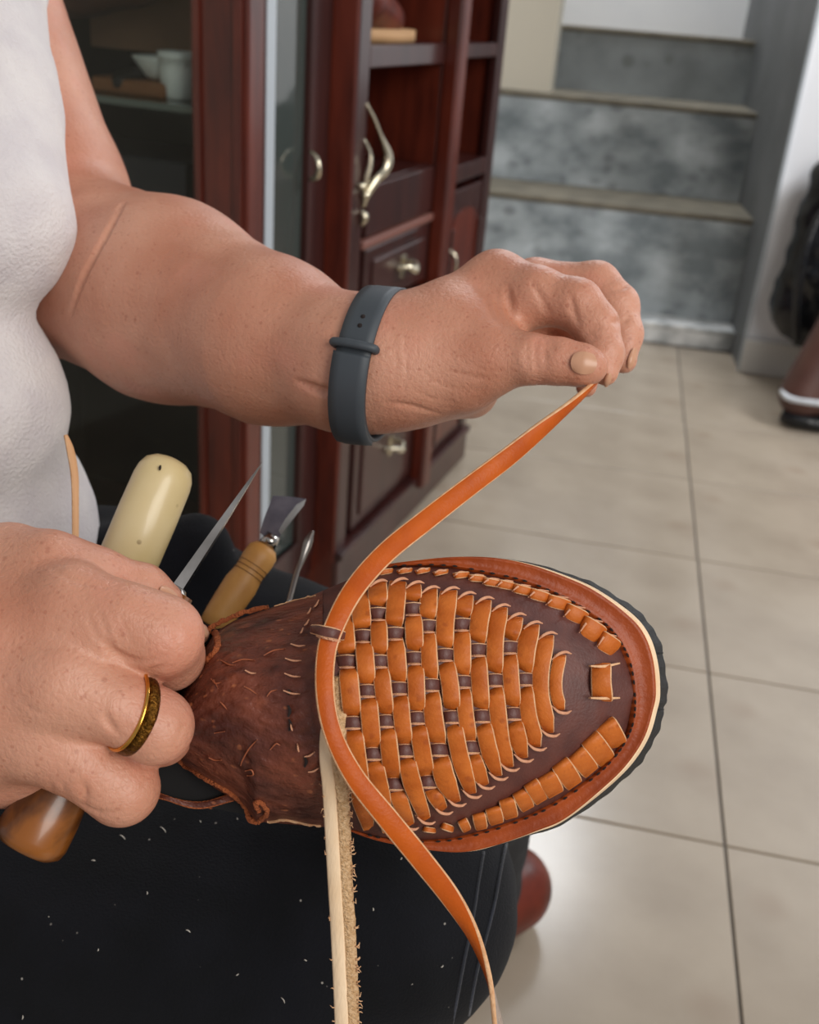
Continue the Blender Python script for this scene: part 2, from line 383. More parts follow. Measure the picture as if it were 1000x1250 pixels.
box('wall_right', .368, 2.3, 2.652, 2.72, 0, 2.4, PLASTER, struct=True)
bs = box('baseboard_right', .366, 2.3, 2.63, 2.6525, 0, .085, BASETILE, struct=True, bev=.003)
box('trim_1', .3615, .3685, 2.640, 2.655, .0, 2.2, mat('grey_edge_trim', 'a7adb2', .4), struct=True)
# bags by the right-hand wall
def unflip(V, Fc): return V, Fc
def soft(name, nd, lo, hi, vox, m, parent=None, base=None):
    V, Fc = surface(nd, lo, hi, vox); return mesh(name, V, Fc, m, parent, base=base)
bag = thing('backpack', (.50, 2.56, .05), 'black glossy padded backpack against the white wall at the right edge', 'backpack')
def bagn(P): return .012*noise3(P, 38, 4)+.006*noise3(P, 80, 5)
nd = ('N', ('U', .05, [rc((.465, 2.565, .49), (.445, 2.56, .20), .052, .055), rc((.56, 2.55, .52), (.54, 2.54, .18), .08, .09), rc((.66, 2.55, .45), (.66, 2.54, .18), .07, .08)]), bagn)
soft('bag_body', nd, (.33, 2.40, .0), (.80, 2.66, .62), .009, BLACKGLOSS, bag)
tube('carry_strap', [(.47, 2.50, .47), (.435, 2.47, .40), (.425, 2.46, .30), (.44, 2.47, .20), (.46, 2.48, .13)], .010, BLACKGLOSS, bag, n=24)
ribg = mat('bag_trim', '9aa2ab', .4)
for (z, x) in ((.33, .50), (.27, .49), (.37, .53)):
    box('buckle', x, x+.035, 2.462, 2.468, z, z+.012, ribg, bag, bev=.002)
tote = thing('handbag', (.56, 2.36, .0), 'brown leather handbag with a pale rim standing at the lower right edge', 'handbag')
nd = ('U', .09, [rc((.535, 2.34, .33), (.46, 2.29, .07), .04, .05), rc((.62, 2.36, .42), (.58, 2.30, .07), .05, .05)])
soft('bag_body', nd, (.38, 2.20, 0), (.74, 2.44, .50), .008, BROWNBAG, tote)
tube('bag_rim', [(.415, 2.28, .075), (.43, 2.250, .07), (.50, 2.238, .072), (.60, 2.245, .075)], .007, mat('pale_rim', 'c9cdd2', .35), tote, n=20)
tube('base_tube', [(.43, 2.28, .022), (.46, 2.265, .02), (.55, 2.26, .02), (.61, 2.27, .022)], .018, BLACKGLOSS, tote, n=16)

# ------------------------------------------------------------------ cabinets
O_ = np.array([-.3158, 1.26, 0]); EU = np.array([.1689, .9856, 0]); EN = np.array([.9856, -.1689, 0])
def CB(u, n, z): return O_+EU*u+EN*n+np.array([0, 0, z])
def cbx(name, u0, u1, n0, n1, z0, z1, m, parent=None, bev=.0015): return box(name, u0, u1, n0, n1, z0, z1, m, parent, T=CB, bev=bev)
# glazed display cabinet (nearest)
A = thing('display_cabinet', CB(-.19, -.2, 0), 'tall red-brown display cabinet with glass side and white cup inside', 'cabinet')
cbx('corner_post', -.199, -.165, -.097, -.030, .0, 1.35, WOOD, A, .003)
cbx('post_moulding', -.203, -.199, -.046, -.036, .0, 1.35, WOOD, A, .001)
cbx('post_moulding', -.203, -.199, -.092, -.084, .0, 1.35, WOOD, A, .001)
cbx('rear_post', -.199, -.165, -.42, -.36, .0, 1.35, WOOD, A, .003)
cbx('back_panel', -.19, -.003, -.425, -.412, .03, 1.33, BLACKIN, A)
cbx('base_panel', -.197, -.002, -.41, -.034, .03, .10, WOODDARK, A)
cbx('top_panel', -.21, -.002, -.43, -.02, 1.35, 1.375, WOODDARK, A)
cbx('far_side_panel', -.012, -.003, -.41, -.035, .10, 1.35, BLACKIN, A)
cbx('shelf', -.188, -.014, -.405, -.045, .655, .663, mat('glass_shelf', '33403c', .1, coat=.5), A, .001)
cbx('shelf', -.188, -.014, -.405, -.045, .375, .383, mat('glass_shelf_low', '2a3431', .1, coat=.5), A, .001)
sg = cbx('side_glass', -.190, -.187, -.36, -.097, .10, 1.33, GLASS, A, 0)
cbx('painted_reflection_strip', -.157, -.128, -.0395, -.037, .10, 1.30, mat('painted_wall_reflection', 'aeb6bd', .3), A, .0008)  # white wall's reflection in the door glass, painted as a pale strip
dr = cbx('door_stile', -.053, -.002, -.047, -.031, .06, 1.33, WOODDARK, A, .003)
cbx('door_stile', -.165, -.158, -.047, -.031, .06, 1.33, WOODDARK, A, .002)
cbx('door_glass', -.158, -.053, -.043, -.040, .10, 1.30, MGLASS, A, 0)
cbx('door_rail', -.158, -.053, -.046, -.032, .04, .10, WOODDARK, A)
P3 = [CB(-.052, -.031, .615), CB(-.055, -.022, .61), CB(-.058, -.017, .60), CB(-.055, -.020, .588), CB(-.052, -.031, .583)]
tube('door_handle', P3, [.002, .0025, .003, .004, .002], NICKEL, A, n=18)
# contents
cup = CB(-.135, -.150, .663)
CUP = thing('cup', cup, 'white cup on the shelf inside the glass display cabinet', 'cup')
def vlathe(name, c, prof, m, parent=None, seg=28): return lathe(name, c, np.array(c)+[0, 0, 1.], prof, m, parent, seg)
vlathe('cup_body', cup, [(0, .018), (.003, .021), (.03, .0225), (.040, .0225), (.0405, .024), (.048, .0245), (.048, .022), (.006, .019)], CERAMIC, CUP)
bowl = CB(-.12, -.185, .663)
BW = vlathe('bowl', bowl+np.array([0, 0, .016]), [(0, .010), (.004, .018), (.022, .030), (.024, .031), (.024, .029), (.006, .012)], CERAMIC)
tag(BW, 'small white bowl left of the cup on the cabinet shelf', 'bowl')
tag(cbx('wooden_tray', -.16, -.07, -.25, -.155, .663, .679, BASKET, None, .004), 'brown wooden tray under the small white bowl', 'tray')
tag(soft('pestle', ('U', .004, [rc(CB(-.15, -.215, .675), CB(-.12, -.20, .69), .012, .009)]), CB(-.15, -.215, .675)-.06, CB(-.15, -.215, .675)+.06, .003, BLACKIN), 'dark rounded lump leaning in front of the wooden tray', 'ornament')
tag(cbx('backing_board', -.036, -.022, -.34, -.10, .70, .95, TANCARD, None, .002), 'tan board standing behind the cup in the display cabinet', 'board')
def packn(P): return .006*noise3(P, 60, 8)
tag(soft('cloth_pack', ('N', rc(CB(-.112, -.22, .815), CB(-.112, -.30, .79), .062, .058), packn), CB(-.13, -.25, .8)-.2, CB(-.13, -.25, .8)+.2, .006, BROWNPACK), 'brown wrapped bundle in the top of the display cabinet', 'bundle')
tag(cbx('dark_box', -.16, -.04, -.33, -.13, .383, .60, mat('navy_box', '171b26', .6), None, .003), 'dark navy box below the shelf of the display cabinet', 'box')

B = thing('wooden_dresser', CB(.28, -.2, 0), 'dark cherry wood dresser with open shelves, drawers and nickel pulls', 'cabinet')
cbx('side_panel', -.001, .014, -.36, .0, .0, 1.2, WOOD, B, .003)
cbx('corner_stile', .001, .036, -.012, .001, .06, 1.2, WOODDARK, B, .003)
cbx('inner_stile', .036, .056, -.02, -.008, .06, .57, WOODDARK, B, .002)
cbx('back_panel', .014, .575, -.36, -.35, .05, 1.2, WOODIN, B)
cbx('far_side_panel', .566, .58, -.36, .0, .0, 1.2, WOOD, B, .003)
cbx('divider_panel', .305, .33, -.35, -.004, .05, 1.2, WOOD, B, .002)
cbx('divider_post', .300, .336, -.004, .022, .05, 1.2, WOOD, B, .005)
cbx('divider_stile', .337, .375, -.012, .002, .05, 1.2, WOODDARK, B, .002)
cbx('end_stile', .548, .579, -.012, .003, .05, 1.2, WOODDARK, B, .003)
for u0, u1, z0, z1 in ((.036, .300, .703, .729), (.375, .548, .708, .728)):
    cbx('shelf_rail', u0, u1, -.014, .0, z0, z1, WOODDARK, B, .002); cbx('shelf', u0, u1, -.345, -.014, z1-.014, z1, WOODDARK, B, .001)
cbx('frieze', .056, .300, -.014, -.001, .503, .566, WOODDARK, B, .002)
cbx('counter', .04, .300, -.345, -.012, .556, .568, WOODDARK, B, .001)
cbx('frieze', .375, .548, -.014, .001, .530, .556, WOODDARK, B, .002); cbx('counter', .34, .56, -.345, -.012, .544, .556, WOODDARK, B, .001)
cbx('mid_rail', .04, .300, -.012, .003, .489, .500, mat('paler_rail_wood', '7a5148', .4), B, .002)  # rail colour paler than the surrounding wood
for (z0, z1, hz) in ((.402, .486, .44), (.235, .392, .31), (.075, .225, .165)):
    d_ = cbx('drawer', .060, .298, -.014, -.002, z0, z1, WOODDARK, B, .003)
    cbx('drawer_panel', .082, .278, -.004, .002, z0+.016, z1-.016, WOODDARK, d_, .004)
    P3 = [CB(.165, .002, hz+.004), CB(.170, .016, hz+.006), CB(.186, .021, hz), CB(.202, .016, hz+.006), CB(.207, .002, hz+.004)]
    tube('drawer_pull', P3, [.0055, .0035, .0065, .0035, .0055], NICKEL, d_, n=26)
    cbx('pull_plate', .178, .194, .001, .004, hz-.014, hz+.018, NICKEL, d_, .001)
D_ = cbx('cupboard_door', .378, .546, -.014, -.001, .07, .518, WOODDARK, B, .003)
pts = [(.398, .09), (.528, .09), (.528, .455)]+[(.463+.065*math.cos(a), .455+.03*math.sin(a)) for a in np.linspace(0, math.pi, 12)[1:]]
V = [CB(u, .001, z) for u, z in pts]+[CB(u, -.004, z) for u, z in pts]; n_ = len(pts)
mesh('arched_panel', V, [tuple(range(n_)), tuple(reversed(range(n_, 2*n_)))]+[(i, n_+i, n_+(i+1) % n_, (i+1) % n_) for i in range(n_)], WOOD, D_, smooth=False)
for u_ in (.392, .53): cbx('panel_moulding', u_, u_+.006, -.001, .006, .09, .46, WOODDARK, D_, .002)
tube('door_pull', [CB(.386, .0, .43), CB(.388, .014, .42), CB(.388, .014, .39), CB(.386, 0, .38)], .003, NICKEL, D_, n=14)
cbx('plinth', -.001, .585, -.34, .006, .0, .055, WOODDARK, B, .004)
cbx('plinth_moulding', .0, .583, -.01, .012, .055, .068, WOODDARK, B, .003)
cbx('top_panel', -.001, .59, -.37, .01, 1.2, 1.225, WOODDARK, B, .004)
# ornate long handle on the stile
H_ = thing('ornate_door_handle', CB(.02, .0, .58), 'large curved nickel handle hanging on the dresser corner', 'handle')
tube('handle_bow', [CB(.03, .001, .665), CB(.040, .008, .648), CB(.050, .014, .628), CB(.060, .020, .606), CB(.058, .019, .590), CB(.045, .013, .578), CB(.034, .006, .560), CB(.030, .003, .545)],
     [.0018, .002, .0024, .0062, .0072, .006, .005, .0025], NICKEL, H_, n=44)
tube('handle_leaf', [CB(.028, .001, .625), CB(.034, .007, .610), CB(.034, .008, .595), CB(.030, .005, .575), CB(.030, .004, .560)], [.001, .0025, .0035, .0035, .002], NICKEL, H_, n=24)
tube('handle_stud', [CB(.016, .001, .572), CB(.018, .010, .572)], [.005, .0035], NICKEL, H_)
tube('handle_stud', [CB(.028, .002, .560), CB(.030, .011, .560)], [.005, .0035], NICKEL, H_)
tube('handle_drop', [CB(.027, .002, .54), CB(.029, .007, .533), CB(.029, .003, .522)], [.003, .005, .002], NICKEL, H_, n=12)
# sandal on the top shelf
SH = thing('shelf_sandal', CB(.17, -.06, .729), 'brown leather shoe with a tan sole on the upper dresser shelf', 'shoe')
pts = [CB(.075, -.02, 0), CB(.13, -.005, 0), CB(.21, -.012, 0), CB(.255, -.04, 0), CB(.25, -.075, 0), (CB(.20, -.095, 0)), CB(.12, -.085, 0), CB(.07, -.06, 0)]
R_ = catmull(pts+[pts[0]], 40)[:-1]; n_ = len(R_)
V = [p+[0, 0, .730+.006*(i > 24)*0] for i, p in enumerate(R_)]+[p+[0, 0, .744] for p in R_]
mesh('shoe_sole', V, [tuple(reversed(range(n_))), tuple(range(n_, 2*n_))]+[(i, (i+1) % n_, n_+(i+1) % n_, n_+i) for i in range(n_)], mat('tan_sole', 'b48c62', .7), SH)
soft('shoe_upper', ('U', .02, [rc(CB(.20, -.05, .755), CB(.12, -.05, .775), .024, .032)]), CB(.16, -.05, .77)-.1, CB(.16, -.05, .77)+.1, .004, SHOERED, SH)
#SECTION2

# ================================================================== the woven shoe
D0 = .392
tx = np.array([[215, 862], [225, 832], [240, 806], [262, 772], [285, 758], [330, 742], [380, 727], [420, 710], [455, 694], [500, 690], [550, 692], [600, 701], [637, 709], [676, 724], [706, 740], [738, 762], [757, 785], [769, 812], [774, 846]], float)
bx_ = np.array([[215, 920], [225, 934], [240, 945], [262, 962], [300, 985], [312, 1003], [340, 1005], [390, 1009], [430, 1014], [462, 1023], [503, 1027], [550, 1025], [597, 1014], [645, 997], [681, 979], [724, 949], [748, 926], [764, 900], [774, 850]], float)
hx = np.array([[215, .030], [300, .040], [380, .045], [440, .043], [520, .036], [600, .029], [680, .021], [730, .014], [774, .004]])
def top(x): return np.interp(x, tx[:, 0], tx[:, 1])
def bot(x): return np.interp(x, bx_[:, 0], bx_[:, 1])
def hgt(x, y):
    a, b = top(x), bot(x); t = np.clip(np.abs((y-(a+b)/2)/((b-a)/2+1e-6)), 0, 1)
    return np.interp(x, hx[:, 0], hx[:, 1])*(1-t**2.1)**.62
def SD(x, y, e=0): return float(D0-hgt(x, y)-e)
def SP(x, y, e=0): return W(x, y, SD(x, y, e))
shoe = thing('woven_leather_shoe', W(560, 870, .41), 'brown and orange woven leather shoe held on the lap', 'shoe')
# outline pairs outer -> inner of the welt
WO = np.array([(455, 691), (500, 685), (550, 680), (600, 680.5), (646, 689), (692, 705), (726, 721), (761, 746), (784, 770), (797, 803), (801, 844), (797, 868), (787, 900), (768, 930), (742, 957), (692, 998), (655, 1014.5), (605, 1032), (560, 1040.5), (505, 1035), (460, 1026), (425, 1014)], float)
WI = np.array([(462, 694), (500, 690), (550, 691), (597, 700), (637, 709), (676, 724), (706, 740), (738, 762), (757, 785), (769, 812), (774, 848), (773, 878), (764, 903), (748, 926), (724, 949), (681, 979), (645, 997), (597, 1014), (550, 1025), (503, 1027), (462, 1022), (430, 1013)], float)
wo, wi = catmull(WO, 150), catmull(WI, 150)
prof = [(-.30, .0), (.0, .0025), (.12, .0028), (.2, .0022), (.6, .0018), (.82, .0024), (.955, .0026), (1, .0012), (1.0, -.002)]
V, Fc, MI = [], [], []
for a, b in zip(wo, wi):
    for u_, e in prof: p = b+(a-b)*u_; V.append(W(p[0], p[1], D0-.001-e))
K = len(prof)
for i in range(149):
    for j in range(K-1): Fc.append((i*K+j, i*K+j+1, (i+1)*K+j+1, (i+1)*K+j)); MI.append(1 if j >= K-2 else 0)
mesh('welt', V, Fc, [RAND, CREAM], shoe, MI)
heel = np.array([(400, 1008), (330, 1000), (250, 985), (150, 968), (70, 940), (35, 900), (30, 860), (50, 820), (110, 790), (200, 775), (330, 757), (420, 718)], float)
def slab(name, off, d0, d1, m, parent, wob=0, tilt=.0):
    o = catmull(np.vstack([wo[::6], heel, wo[:1]]), 260)[:-1]; c = o.mean(0)
    t = np.roll(o, -1, 0)-np.roll(o, 1, 0); t /= np.linalg.norm(t, axis=1)[:, None]; n = np.stack([t[:, 1], -t[:, 0]], 1)
    if ((o-c)*n).sum() < 0: n = -n
    wgt = np.clip((o[:, 0]-610)/170, 0, 1)[:, None]
    o = o+n*(off*wgt-5*np.clip((450-o[:, :1])/40, 0, 1))
    if wob: o = o+n*(np.array([wob*math.sin(i*.9)*math.sin(i*.37) for i in range(len(o))])[:, None])*wgt
    N_ = len(o); V = [W(p[0], p[1], d0) for p in o]+[W(*(c+(p-c)*(1+(d1/d0-.995)*float(wgt[i, 0]))), d1) for i, p in enumerate(o)]
    return mesh(name, V, [tuple(range(N_)), tuple(reversed(range(N_, 2*N_)))]+[(i, (i+1) % N_, N_+(i+1) % N_, N_+i) for i in range(N_)], m, parent, smooth=False)
slab('midsole', 1.5, D0+.0005, D0+.0035, CREAM, shoe)
slab('rubber_sole', 5.2, D0+.0036, D0+.013, RUBBER, shoe, wob=1.6)
for px, py, a in ((802, 798, 8), (803, 866, 0), (690, 710, -60), (741, 728, -40)):
    q = (px+8*math.cos(math.radians(a)), py-8*math.sin(math.radians(a)))
    tube('rubber_whisker', [W(px-3, py, D0+.006), W(q[0], q[1], D0+.006)], [.0006, .0002], RUBBER, shoe, seg=5)
def patch(name, xa, xb, nx, ny, m, e=0, th=.0015, f=None):
    xs = np.linspace(xa, xb, nx); V = []
    for x in xs:
        a, b = top(x), bot(x)
        for s in np.linspace(0, 1, ny):
            y = a+(b-a)*(.5-.5*math.cos(math.pi*s)); ee = e+(f(x, y) if f else 0); V.append(SP(x, y, ee))
    Fc = [(i*ny+j, i*ny+j+1, (i+1)*ny+j+1, (i+1)*ny+j) for i in range(nx-1) for j in range(ny-1)]
    return mesh(name, V, Fc, m, shoe)
patch('vamp', 384, 774, 90, 60, VAMP)
def wr(x, y): return .0005*math.sin(y*.35+3*math.sin(x*.05))*math.sin(x*.09+.6*math.sin(y*.11))*(1 if x > 230 else 0)
patch('tongue', 215, 394, 80, 90, INSTEP, .0008, f=wr)
# heel quarter mostly behind the hand and the dark opening
ribbon('heel_counter', [(210, 800, .402, 22, 0), (120, 805, .415, 60, 60), (55, 850, .425, 70, 80), (60, 920, .425, 70, 80), (120, 948, .410, 40, 60), (190, 970, .389, 8, 10), (240, 983, .389, 9, 5), (285, 973, .389, 10, 0)], [INSTEP, RAWEDGE, INSTEP], shoe, .0018, 60)
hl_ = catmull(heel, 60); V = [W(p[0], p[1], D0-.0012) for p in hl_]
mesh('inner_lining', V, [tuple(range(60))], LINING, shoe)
# raw edges of the opening
def edge(pts, w, m=RAWEDGE, nm='raw_edge', th=.0018, e=.0012, par=None, n=None):
    q = [(x, y, SD(min(max(x, 216), 773), y, e) if d is None else d, w_) for (x, y, d, w_) in [(p+(None, w))[:4] if len(p) == 2 else p for p in pts]]
    A = catmull(q, n or len(pts)*7); A[1:-1, :2] += np.random.normal(0, .45, (len(A)-2, 2)); A[:, 3] *= np.random.uniform(.8, 1.15, len(A))
    return ribbon(nm, [tuple(a) for a in A], [m, m, m], par or shoe, th, len(A))
edge([(328, 741), (300, 747), (275, 757), (258, 766), (247, 774), (250, 778)], 6)
edge([(252, 770), (262, 772), (266, 782), (262, 797), (247, 810), (232, 823), (220, 840), (213, 858)], 8)
edge([(212, 918), (222, 931), (240, 943), (262, 956), (285, 970), (300, 985), (305, 1000), (318, 1004)], 7.5)
edge([(318, 1001), (326, 992), (320, 981), (312, 980), (316, 990)], 6)
edge([(292, 970, .392, 9), (275, 978, .393, 9), (258, 983, .395, 8), (240, 981, .397, 5)], 8)
edge([(328, 1003), (350, 1001), (372, 1006), (392, 1008)], 3.2, FLESH, 'pale_edge')
edge([(385, 727), (360, 733), (335, 740)], 2, FLESH, 'pale_edge', .001)
# stitches and scuffs of the instep seam
ST = [(364, 787, 17, 6), (358, 805, 19, 8), (357, 824, 19, 12), (356, 845, 20, 12), (356, 888, 8, 75), (364, 913, 9, 80), (378, 921, 13, -25), (383, 940, 14, -22), (368, 770, 7, -60), (374, 760, 9, -50), (377, 746, 8, -55), (386, 737, 10, -55), (306, 820, 13, 15), (395, 958, 10, 10)]
for x, y, L, a in ST:
    c_, s_ = math.cos(math.radians(a))*L/2, math.sin(math.radians(a))*L/2
    P = [(x-c_, y-s_), (x, y+1.5), (x+c_, y+s_)]
    ribbon('stitch', [(p[0], p[1], SD(p[0], p[1], .0022), w) for p, w in zip(P, (1.2, 2.2, 1.2))], [LIP]*3, shoe, .0008, 8)
SCUFF = mat('orange_scuff', '9c5636', .6)
for pl in ([(270, 806), (279, 811), (287, 812)], [(284, 809), (296, 805), (311, 806)], [(258, 829), (263, 834), (270, 833)], [(261, 830), (266, 840)], [(269, 857), (273, 861), (277, 866)], [(255, 925), (262, 928), (270, 928)], [(314, 903), (304, 914), (296, 928), (294, 934)], [(300, 941), (307, 940), (309, 946), (302, 947)], [(322, 800), (334, 794), (348, 792)], [(326, 850), (331, 844), (338, 842)], [(298, 838), (306, 842), (314, 848)], [(262, 895), (274, 893)], [(330, 915), (337, 908), (342, 910)]):
    w_ = 1.7
    ribbon('scuff_mark', [(p[0], p[1], SD(p[0], p[1], .0013), w_*(.5 if i_ in (0, len(pl)-1) else 1)) for i_, p in enumerate(pl)], [SCUFF]*3, shoe, .0006, 12)
for x, y, L in ((352, 845, 6), (352, 868, 14), (353, 885, 14), (372, 930, 12)):
    ribbon('slit', [(x, y-L/2, SD(x, y-L/2, .0016), 2), (x+2, y, SD(x, y, .0016), 4), (x, y+L/2, SD(x, y+L/2, .0016), 2)], [DARK]*3, shoe, .0006, 8)
# woven laces: each column runs over and under the slit strips of the vamp
COLS = [ # (path points, squares y)
 ([(418, 740), (421, 775), (424, 807), (428, 850), (431, 882), (437, 930), (442, 975), (450, 1011)], [807, 882]),
 ([(438, 722), (441, 750), (443.5, 776), (449, 843), (452, 880), (456, 920), (464, 965), (474, 1014)], [776, 843, 920]),
 ([(461, 712), (462, 749), (464.5, 807), (472, 880), (476, 920), (481.5, 957), (500, 1008)], [749, 807, 880, 957]),
 ([(486, 710), (482.5, 745), (482, 773), (487.5, 840), (491, 880), (495.5, 916), (503, 955), (520, 1001)], [773, 840, 916]),
 ([(505, 714), (504.5, 743), (507, 803), (510, 876), (515, 915), (523, 954), (541, 989)], [743, 803, 876, 954]),
 ([(524, 720), (522.5, 764), (526, 836), (530, 880), (536, 915), (543, 950), (557, 979)], [764, 836, 915]),
 ([(548, 721), (543.5, 760), (544, 799), (550, 840), (553, 875), (562, 925), (576, 969)], [799, 875]),
 ([(568, 727), (564, 762), (565.5, 832), (569, 875), (575, 912), (582, 938), (592, 958)], [762, 832, 912]),
 ([(590, 733), (585, 760), (583.5, 793), (586, 835), (589, 874), (597, 915), (608, 947)], [793, 874]),
 ([(610, 742), (605, 775), (604.5, 830), (608, 870), (613, 910), (622, 936)], [830]),
 ([(629, 753), (623, 775), (621.5, 790), (624, 830), (627.5, 871), (632, 900), (639, 925)], [790, 871]),
 ([(649, 763), (643, 790), (641.5, 829), (645, 870), (650, 893), (655, 911)], [829]),
 ([(667, 776), (661, 810), (660, 840), (663, 865), (671, 894)], []),
 ([(684, 800), (679, 825), (679, 845), (685, 866)], [])]
CP = [catmull(c[0], 64) for c in COLS]
def colx(ci, y): return float(np.interp(y, CP[ci][:, 1], CP[ci][:, 0]))
for ci, (path, sq) in enumerate(COLS):
    p = catmull(path, 64); y = p[:, 1]; pts = []
    for k_, (x_, y_) in enumerate(p):
        u_ = k_/63; dist = min([abs(y_-s) for s in sq]+[99]); dip = min(1, max(0, 1-dist/21.)*1.35)
        dip = dip*dip*(3-2*dip)
        e = .0032-.0052*dip+.0006*math.cos(min(dist, 30)*.1)
        end = min(u_, 1-u_)/.06
        if end < 1: e = e-.0045*(1-end)**2
        nb = [abs(colx(c_, y_)-x_) for c_ in (ci-1, ci+1) if 0 <= c_ < 14]; w = min(max(np.mean(nb)+2.2, 18), 27)
        w = w-4.4*dip if ci < 13 else 16.5
        if u_ > .86: w *= 1-.45*(u_-.86)/.14
        if u_ < .08: w *= .88+.12*u_/.08
        pts.append((x_, y_, SD(x_, y_, e), w, -4+3*math.sin(ci*2.1)))
    ribbon('woven_lace', pts, [ORANGE, FLESH, FLESH], shoe, .0013, 64, crown=.0008, left=0)
    for s in sq:
        x_ = float(np.interp(s, y, p[:, 0])); L = 12
        q = [(x_-L, s+.5, SD(x_-L, s, -.001), 12.5, 0), (x_-8, s, SD(x_-8, s, .0007), 13, 0), (x_, s-.5, SD(x_, s, .0016), 13.5, 0), (x_+8, s, SD(x_+8, s, .0007), 13, 0), (x_+L, s+.5, SD(x_+L, s, -.001), 12.5, 0)]
        ribbon('vamp_strip', [(a_1, b_1, c_1, d_1+1.8, e_1) for a_1, b_1, c_1, d_1, e_1 in q], [VAMP, FLESH, VAMP], shoe, .0013, 12)
        ribbon('cut_edge', [(x_-8.5, s+8.0, SD(x_-8.5, s+7, .0012), 1.1), (x_, s+8.2, SD(x_, s+7, .0026), 1.8), (x_+8.5, s+7.8, SD(x_+8.5, s+7, .0012), 1.1)], [LIP]*3, shoe, .0008, 8)
    # raised pale lip of the slit at both ends
    if ci > 0:
        for (ex, ey), sg_, L in ((p[0], -1, 13), (p[-1], 1, 13)):
            if sg_ == 1: q = [(ex-12, ey-5), (ex-3, ey+3), (ex+6, ey+4.5), (ex+11, ey+2.5)]
            else: q = [(ex-10, ey+5), (ex-2, ey-1.5), (ex+6, ey-4), (ex+12, ey-2.5)]
            if ci == 1 and sg_ == 1: continue
            ribbon('slit_lip', [(a, b, SD(a, b, e_), w_) for (a, b), w_, e_ in zip(q, (1.3, 3.4, 3.2, 1.2), (.002, .0034, .003, .0016))], [LIP]*3, shoe, .0016, 14)
# whip stitches around the border: upper row small, growing to the toe
def stitch(c, L, w, ang, e=.0022, nm='border_stitch'):
    a = math.radians(ang); dx, dy = math.cos(a)*L/2, math.sin(a)*L/2
    q = [(c[0]-dx, c[1]-dy, -.0012, w*.9), (c[0]-dx*.7, c[1]-dy*.7, e*.8, w), (c[0], c[1], e, w), (c[0]+dx*.7, c[1]+dy*.7, e*.8, w*.95), (c[0]+dx, c[1]+dy, -.0012, w*.85)]
    return ribbon(nm, [(x, y, SD(min(x, 772), y, ee), ww) for x, y, ee, ww in q], [ORANGE, FLESH, FLESH], shoe, .0016, 18)
for (c, L, w, an, lip) in [((470, 698), 16, 7, -10, 1), ((494, 697), 15, 6, -10, 1), ((516, 697), 15, 6, -12, 1), ((538, 699), 15, 6, -12, 1), ((563, 702), 16, 8, -6, 1), ((582, 706), 18, 9, 5, 1), ((600, 711), 20, 10, 10, 1),
    ((617, 714), 20, 11, 12, 1), ((637, 720), 22, 12, 14, 1), ((658, 727), 24, 14, 16, 1), ((681, 736), 27, 16, 16, 1), ((702, 750), 26, 20, 25, 1), ((722, 769), 28, 26, 30, 1), ((742, 786), 24, 24, 32, 1)]:
    stitch(c, L, w, an)
    ribbon('stitch_lip', [(c[0]-L*.5, c[1]+w*.1, SD(c[0]-L*.5, c[1], .003), 1.2), (c[0]-L*.1, c[1]-w*.42, SD(c[0], c[1]-w*.4, .0042), 3.2), (c[0]+L*.45, c[1]-w*.40, SD(min(c[0]+L*.4, 770), c[1]-w*.4, .0036), 1.6)], [LIP]*3, shoe, .0012, 10)
# single square stitch at the toe with its two pale lips
ribbon('toe_stitch', [(734, 812, SD(734, 812, -.001), 25), (734, 817, SD(734, 817, .003), 25), (734, 832, SD(734, 832, .0042), 25), (735, 847, SD(735, 847, .003), 26), (735, 853, SD(735, 853, -.001), 26)], [ORANGE, FLESH, FLESH], shoe, .0018, 16)
for y_ in (813, 852): ribbon('slit_lip', [(720, y_, SD(720, y_, .003), 2), (737, y_+.5, SD(737, y_, .004), 3.4), (755, y_-(3 if y_ < 830 else 0), SD(755, y_, .002), 2)], [FLESH]*3, shoe, .0016, 10)
LOW = [((746, 896), 42, 29, 62), ((730, 914), 42, 27, 52), ((712, 930), 40, 25, 52), ((692, 944), 38, 25, 55), ((672, 957), 34, 25, 60), ((654, 966), 30, 20, 62), ((639, 976), 30, 20, 66), ((621, 986), 26, 20, 72), ((604, 995), 24, 20, 76), ((586, 1002), 20, 17, 80), ((567, 1007), 16, 13, 60), ((546, 1010), 14, 9, 20), ((524, 1013), 16, 7, 5)]
for i_, (c, L, w, an) in enumerate(LOW): stitch(c, L*(.84 if i_ % 2 else .74), w, an+random.uniform(-4, 4), .0028)
# awl holes along the welt seam
for t in np.linspace(.03, .97, 62):
    i = int(t*149); p = wi[i]*.95+wo[i]*.05; q = wi[min(i+1, 149)]-wi[max(i-1, 0)]; q /= np.linalg.norm(q)+1e-9
    x_, y_ = p; L = 2.6
    ribbon('seam_hole', [(x_-q[0]*L, y_-q[1]*L, D0-.0042, 1.2), (x_, y_, D0-.0044, 2.6), (x_+q[0]*L, y_+q[1]*L, D0-.0042, 1.2)], [DARK]*3, shoe, .0006, 5)

